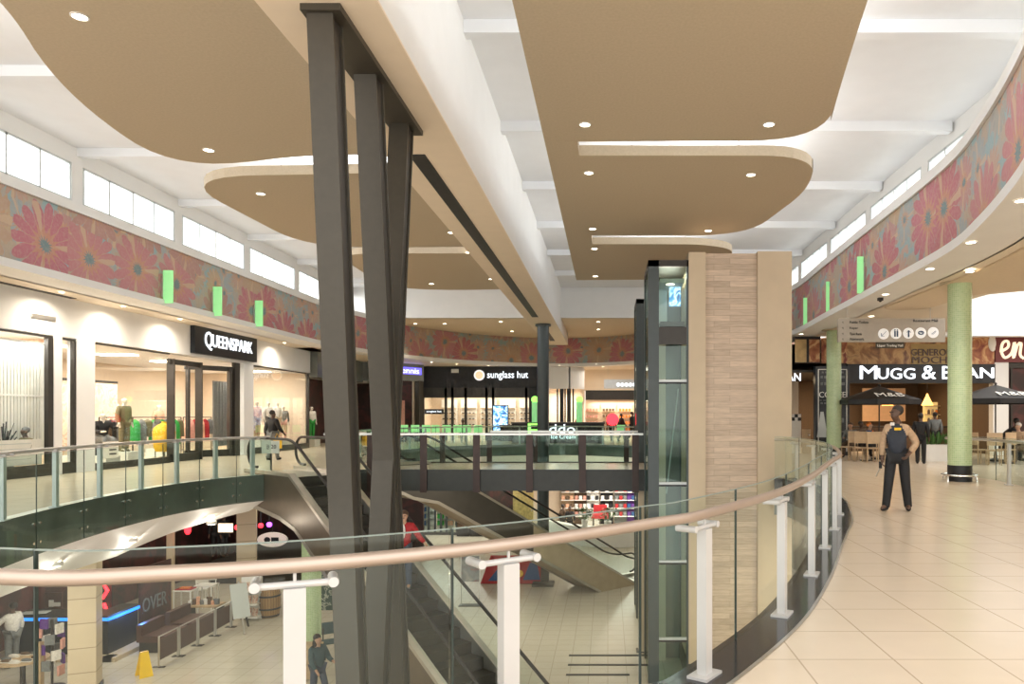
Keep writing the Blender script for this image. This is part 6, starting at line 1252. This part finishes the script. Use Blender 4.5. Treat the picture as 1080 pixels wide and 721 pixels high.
# display sign, colourful board, ride
x = wx(496, 26); t = thing('poster_stand', 'poster on a slim steel stand beside the escalator on the lower floor', 'poster stand', (x, 26, LOW)); MB().box(x-.32, x+.32, 26, 26.03, LOW+.85, LOW+1.75).build('poster', picture_mat('poster_print', [(.3, (.36, .36, .34)), (.5, (.22, .24, .25)), (.62, (.30, .10, .10)), (.72, (.4, .36, .33))], 1.6), t, False)
for s in (-.33, .33): MB().box(x+s-.015, x+s+.015, 26, 26.03, LOW, LOW+1.75).build('post', 'steel', t, False)
MB().box(x-.4, x+.4, 25.85, 26.2, LOW, LOW+.02).build('base', 'dark', t, False)
x = wx(530, 30); t = thing('play_mat_board', 'sloping colourful red blue and yellow play panel on the lower floor', 'play panel', (x, 30, LOW)); a = wx(507, 29.4); b = wx(575, 29.4); c = wx(520, 31)
MB().add([(a, 29.3, LOW+.02), (b, 29.3, LOW+.02), (b-.2, 30.4, LOW+.95), (c, 30.4, LOW+.95)], [(0, 1, 2, 3)]).build('panel', 'cred', t, False)
MB().add([(a+.3, 29.38, LOW+.12), (a+1.3, 29.38, LOW+.12), (a+1.0, 29.9, LOW+.55), (a+.65, 29.9, LOW+.55)], [(0, 1, 2, 3)]).add([(a+1.7, 29.4, LOW+.15), (b-.2, 29.4, LOW+.15), (b-.4, 30.1, LOW+.7), (a+1.9, 30.1, LOW+.7)], [(0, 1, 2, 3)]).build('blue_shape', 'cblue', t, False)
MB().cyl((a+.95, 29.95, LOW+.66), (a+.95, 29.90, LOW+.68), .18, n=16).cyl((a+1.55, 29.6, LOW+.36), (a+1.55, 29.55, LOW+.38), .14, n=16).build('yellow_disc', 'cyellow', t); MB().add([(a, 29.3, LOW), (b, 29.3, LOW), (b-.2, 30.5, LOW+.93), (c, 30.5, LOW+.93), (c, 30.6, LOW), (b-.2, 30.6, LOW)], [(0, 3, 4), (1, 2, 5), (2, 3, 4, 5)]).build('backing', 'cgrey', t, False)
x = wx(573, 29.2); t = thing('coin_scale', 'grey coin operated weighing scale with foot plate on the lower floor', 'scale', (x, 29.2, LOW)); MB().bx((x, 29.2, LOW+.05), (.85, .75, .10)).build('foot_plate', 'strut', t, False); MB().bx((x+.05, 29.4, LOW+.45), (.32, .22, .75)).build('column', 'strut', t, False); MB().bx((x+.05, 29.35, LOW+1.08), (.75, .3, .6)).build('head', 'strut', t, False); MB().bx((x+.05, 29.19, LOW+1.1), (.5, .02, .3)).build('panel', 'steel', t, False)
# plants
for i, (px, d) in enumerate(((617, 38.25), (641, 37.85))):
    x = wx(px, d); t = thing('potted_plant', ('green potted plant on the pale curved lower counter, left of two', 'green potted plant on the pale curved lower counter, right of two')[i], 'plant', (x, d, LOW+1)); MB().lathe((x, d, LOW+1), [(.15, 0), (.2, .32), (.17, .32)], 18).build('pot', 'plain', t); mb = MB()
    for k in range(140):
        a = random.uniform(0, 6.28); r = random.uniform(.05, .5); z = LOW+1.3+random.uniform(0, .62); p = Vector((x+r*math.cos(a), d+r*math.sin(a), z)); q = Vector((random.uniform(-.16, .16), random.uniform(-.16, .16), random.uniform(-.05, .16))); s_ = Vector((-q.y, q.x, .02))*.4; mb.add([p, p+q*.5+s_, p+q, p+q*.5-s_], [(0, 1, 2, 3)])
    for k in range(6): mb.bar((x, d, LOW+1.28), (x+.3*math.cos(k), d+.3*math.sin(k), LOW+1.7), .015, .015)
    mb.build('foliage', 'plant', t, False)
t = thing('curved_counter', 'long pale curved counter at the far end of the lower floor', 'counter', (1.5, 40, LOW)); cc = catmull([(-3.2, 40.6), (-1.4, 38.6), (.6, 38.0), (2.6, 38.8), (4.0, 41)], .2); ci = offset(cc, .5); mb = MB(); strip(cc, cc, LOW, LOW+1.0, mb); strip(ci, ci, LOW, LOW+1.0, mb); mb.uv = {}; mb.build('front', 'lowwhite', t); mb = MB(); strip(cc, ci, LOW+1.0, LOW+1.0, mb); mb.uv = {}; mb.build('top', 'plain', t)
x = wx(633, 43.2); t = thing('red_armchair', 'red armchair at the far end of the lower floor', 'armchair', (x, 43.2, LOW)); MB().bx((x, 43.2, LOW+.85), (1.0, .7, .25)).build('seat', 'cred', t, False); MB().bx((x, 43.5, LOW+1.2), (.8, .12, .55)).build('backrest', 'cred', t, False)
for s in (-1, 1): MB().bx((x+s*.55, 43.2, LOW+1.0), (.14, .7, .3)).build('arm', 'black', t, False); MB().bx((x+s*.4, 43.2, LOW+.37), (.08, .6, .74)).build('leg', 'dark', t, False)
for i, px in enumerate((598, 612, 625, 640, 655, 668)):
    x = wx(px, 45); t = thing('wall_display', 'shelf of goods along the lower back wall, %s from the left' % ('first', 'second', 'third', 'fourth', 'fifth', 'sixth')[i], 'display shelf', (x, 45.5, LOW)); MB().box(x-.4, x+.4, 45.7, 45.8, LOW, LOW+3.2).build('back_panel', ('chair', 'cbrown', 'plain', 'black', 'cgrey', 'cpurple')[i], t, False); 
    for z in range(5): MB().box(x-.4, x+.4, 45.35, 45.7, LOW+.5+.5*z, LOW+.54+.5*z).build('shelf', 'plain', t, False)
    for par, cc_ in ((0, ('cpeach', 'cpink', 'black', 'cwhite', 'cgrey', 'cpurple')[i]), (1, ('cbrown', 'cwhite', 'plain', 'black', 'cred', 'cblue')[i])):
        goods('packet', '%s item on the lower back wall shelves, %s shelf from the left' % (('peach', 'pink', 'black', 'white', 'grey', 'purple', 'brown', 'white', 'pale', 'black', 'red', 'blue')[i+6*par], ('first', 'second', 'third', 'fourth', 'fifth', 'sixth')[i]), 'packet', 'items on lower back shelf %s' % 'abcdef'[i], [((x-.26+.26*k, 45.5, LOW+.665+.5*z), (.19, .12, .25)) for z in range(5) for k in range(3) if (k+z) % 2 == par], cc_)
for i, (px, d, c) in enumerate(((601, 40.5, 'cblack'), (594, 41.5, 'cbrown'), (680, 43, 'cblue'))): person('distant shopper on the lower floor, %s' % ('in black by the pale counter', 'in brown left of the pale counter', 'in blue behind the lift post')[i], (wx(px, d), d, LOW), R(120*i), WALK, c, 'cblack', 'skinb', 'hair', 'cblack', 1.72)
t = thing('fabric_display', 'gold fabric display behind the farther escalator', 'display', (wx(552, 42), 42, LOW)); MB().box(wx(541, 42), wx(562, 42), 42, 42.4, LOW, LOW+3.4).build('cloth', mat('gold_cloth', (.40, .30, .11), .7, var=.3), t, False); MB().box(wx(540, 42), wx(563, 42), 41.95, 42.45, LOW+3.4, LOW+3.5).build('rail', 'dark', t, False)
area((1, 42, -1.62), (0, 0, 0), 6, 4, 300)
# right side of the lower floor under the walkway
struct('wall_right', MB().box(8.2, 8.4, 4, 46, LOW, -.6), 'slate', False)
sw = thing('shop_window', 'lower shopfront glazing under the right walkway', 'shop window', (8.1, 12, LOW))
for k in range(8): MB().box(8.08, 8.2, 9+2.6*k, 9.15+2.6*k, LOW, -1.08).build('mullion', 'dark', sw, False)
MB().box(8.12, 8.14, 9, 27.3, LOW+.1, -1.5).build('glass_pane', 'glassd', sw, False)
for i, y in enumerate((12.5, 16.5, 20.5)): t = thing('wall_display', 'pale lit display beyond the lower right shopfront, %s' % ('nearest', 'middle', 'farthest')[i], 'display shelf', (8.05, y, LOW)); MB().box(7.75, 7.95, y-.7, y+.7, LOW+.1, LOW+1.6).build('panel', 'bluemetal', t, False); MB().box(7.7, 8.0, y-.8, y+.8, LOW, LOW+.1).build('base', 'dark', t, False)
# ------------------------------------------------------------------ lights
LWc = (1, .90, .74)
for x, y, sx, sy, p in ((-13.3, 21, 3.5, 5, 75), (-13.5, 28, 4, 4, 55), (-12.6, 13, 2, 6, 130), (4.9, 42, 4, 6, 150)):
    area((x, y, -1.62 if x < 0 else -1.36), (0, 0, 0), sx, sy, p, LWc)
area((6.5, 12, -.95), (0, 0, 0), 2.5, 14, 260, LWc); area((5.6, 24, -1.36), (0, 0, 0), 3, 6, 80, LWc)
area((-3.2, 22.4, -.62), (0, 0, 0), 8, 2.6, 110, LWc)
# daylight outside the clerestory strips
area((-15.5, 22, 7.6), (0, R(-100), 0), 2.2, 30, 900, (.90, .95, 1)); area((10.4, 22, 7.6), (0, R(100), 0), 2.2, 30, 800, (.90, .95, 1))
W = D.worlds.new('daylight'); SC.world = W; W.use_nodes = True; nt = W.node_tree; bg = nt.nodes['Background']
bg.inputs['Color'].default_value = (1, .975, .935, 1); bg.inputs['Strength'].default_value = 1.3
# ------------------------------------------------------------------ camera
cam = D.cameras.new('camera'); cam.sensor_width = 36; cam.lens = 36*F/1080; cam.shift_x = -(CX-540)/1080; cam.shift_y = (CY-360.5)/1080; cam.clip_start = .05; cam.clip_end = 300
co = D.objects.new('camera', cam); COL.objects.link(co); co.location = (0, 0, H); co.rotation_euler = (R(90), 0, 0); SC.camera = co
SC.view_settings.view_transform = 'Standard'; SC.view_settings.look = 'None'; SC.view_settings.exposure = 1.0
SC.cycles.use_denoising = True; SC.cycles.max_bounces = 8; SC.cycles.transparent_max_bounces = 16; SC.cycles.sample_clamp_indirect = 4; SC.cycles.caustics_reflective = False; SC.cycles.caustics_refractive = False

for o in D.objects:
    if o.get('label') and not 4 <= len(o['label'].split()) <= 16: print('LONGLABEL', o.name, len(o['label'].split()), o['label'])
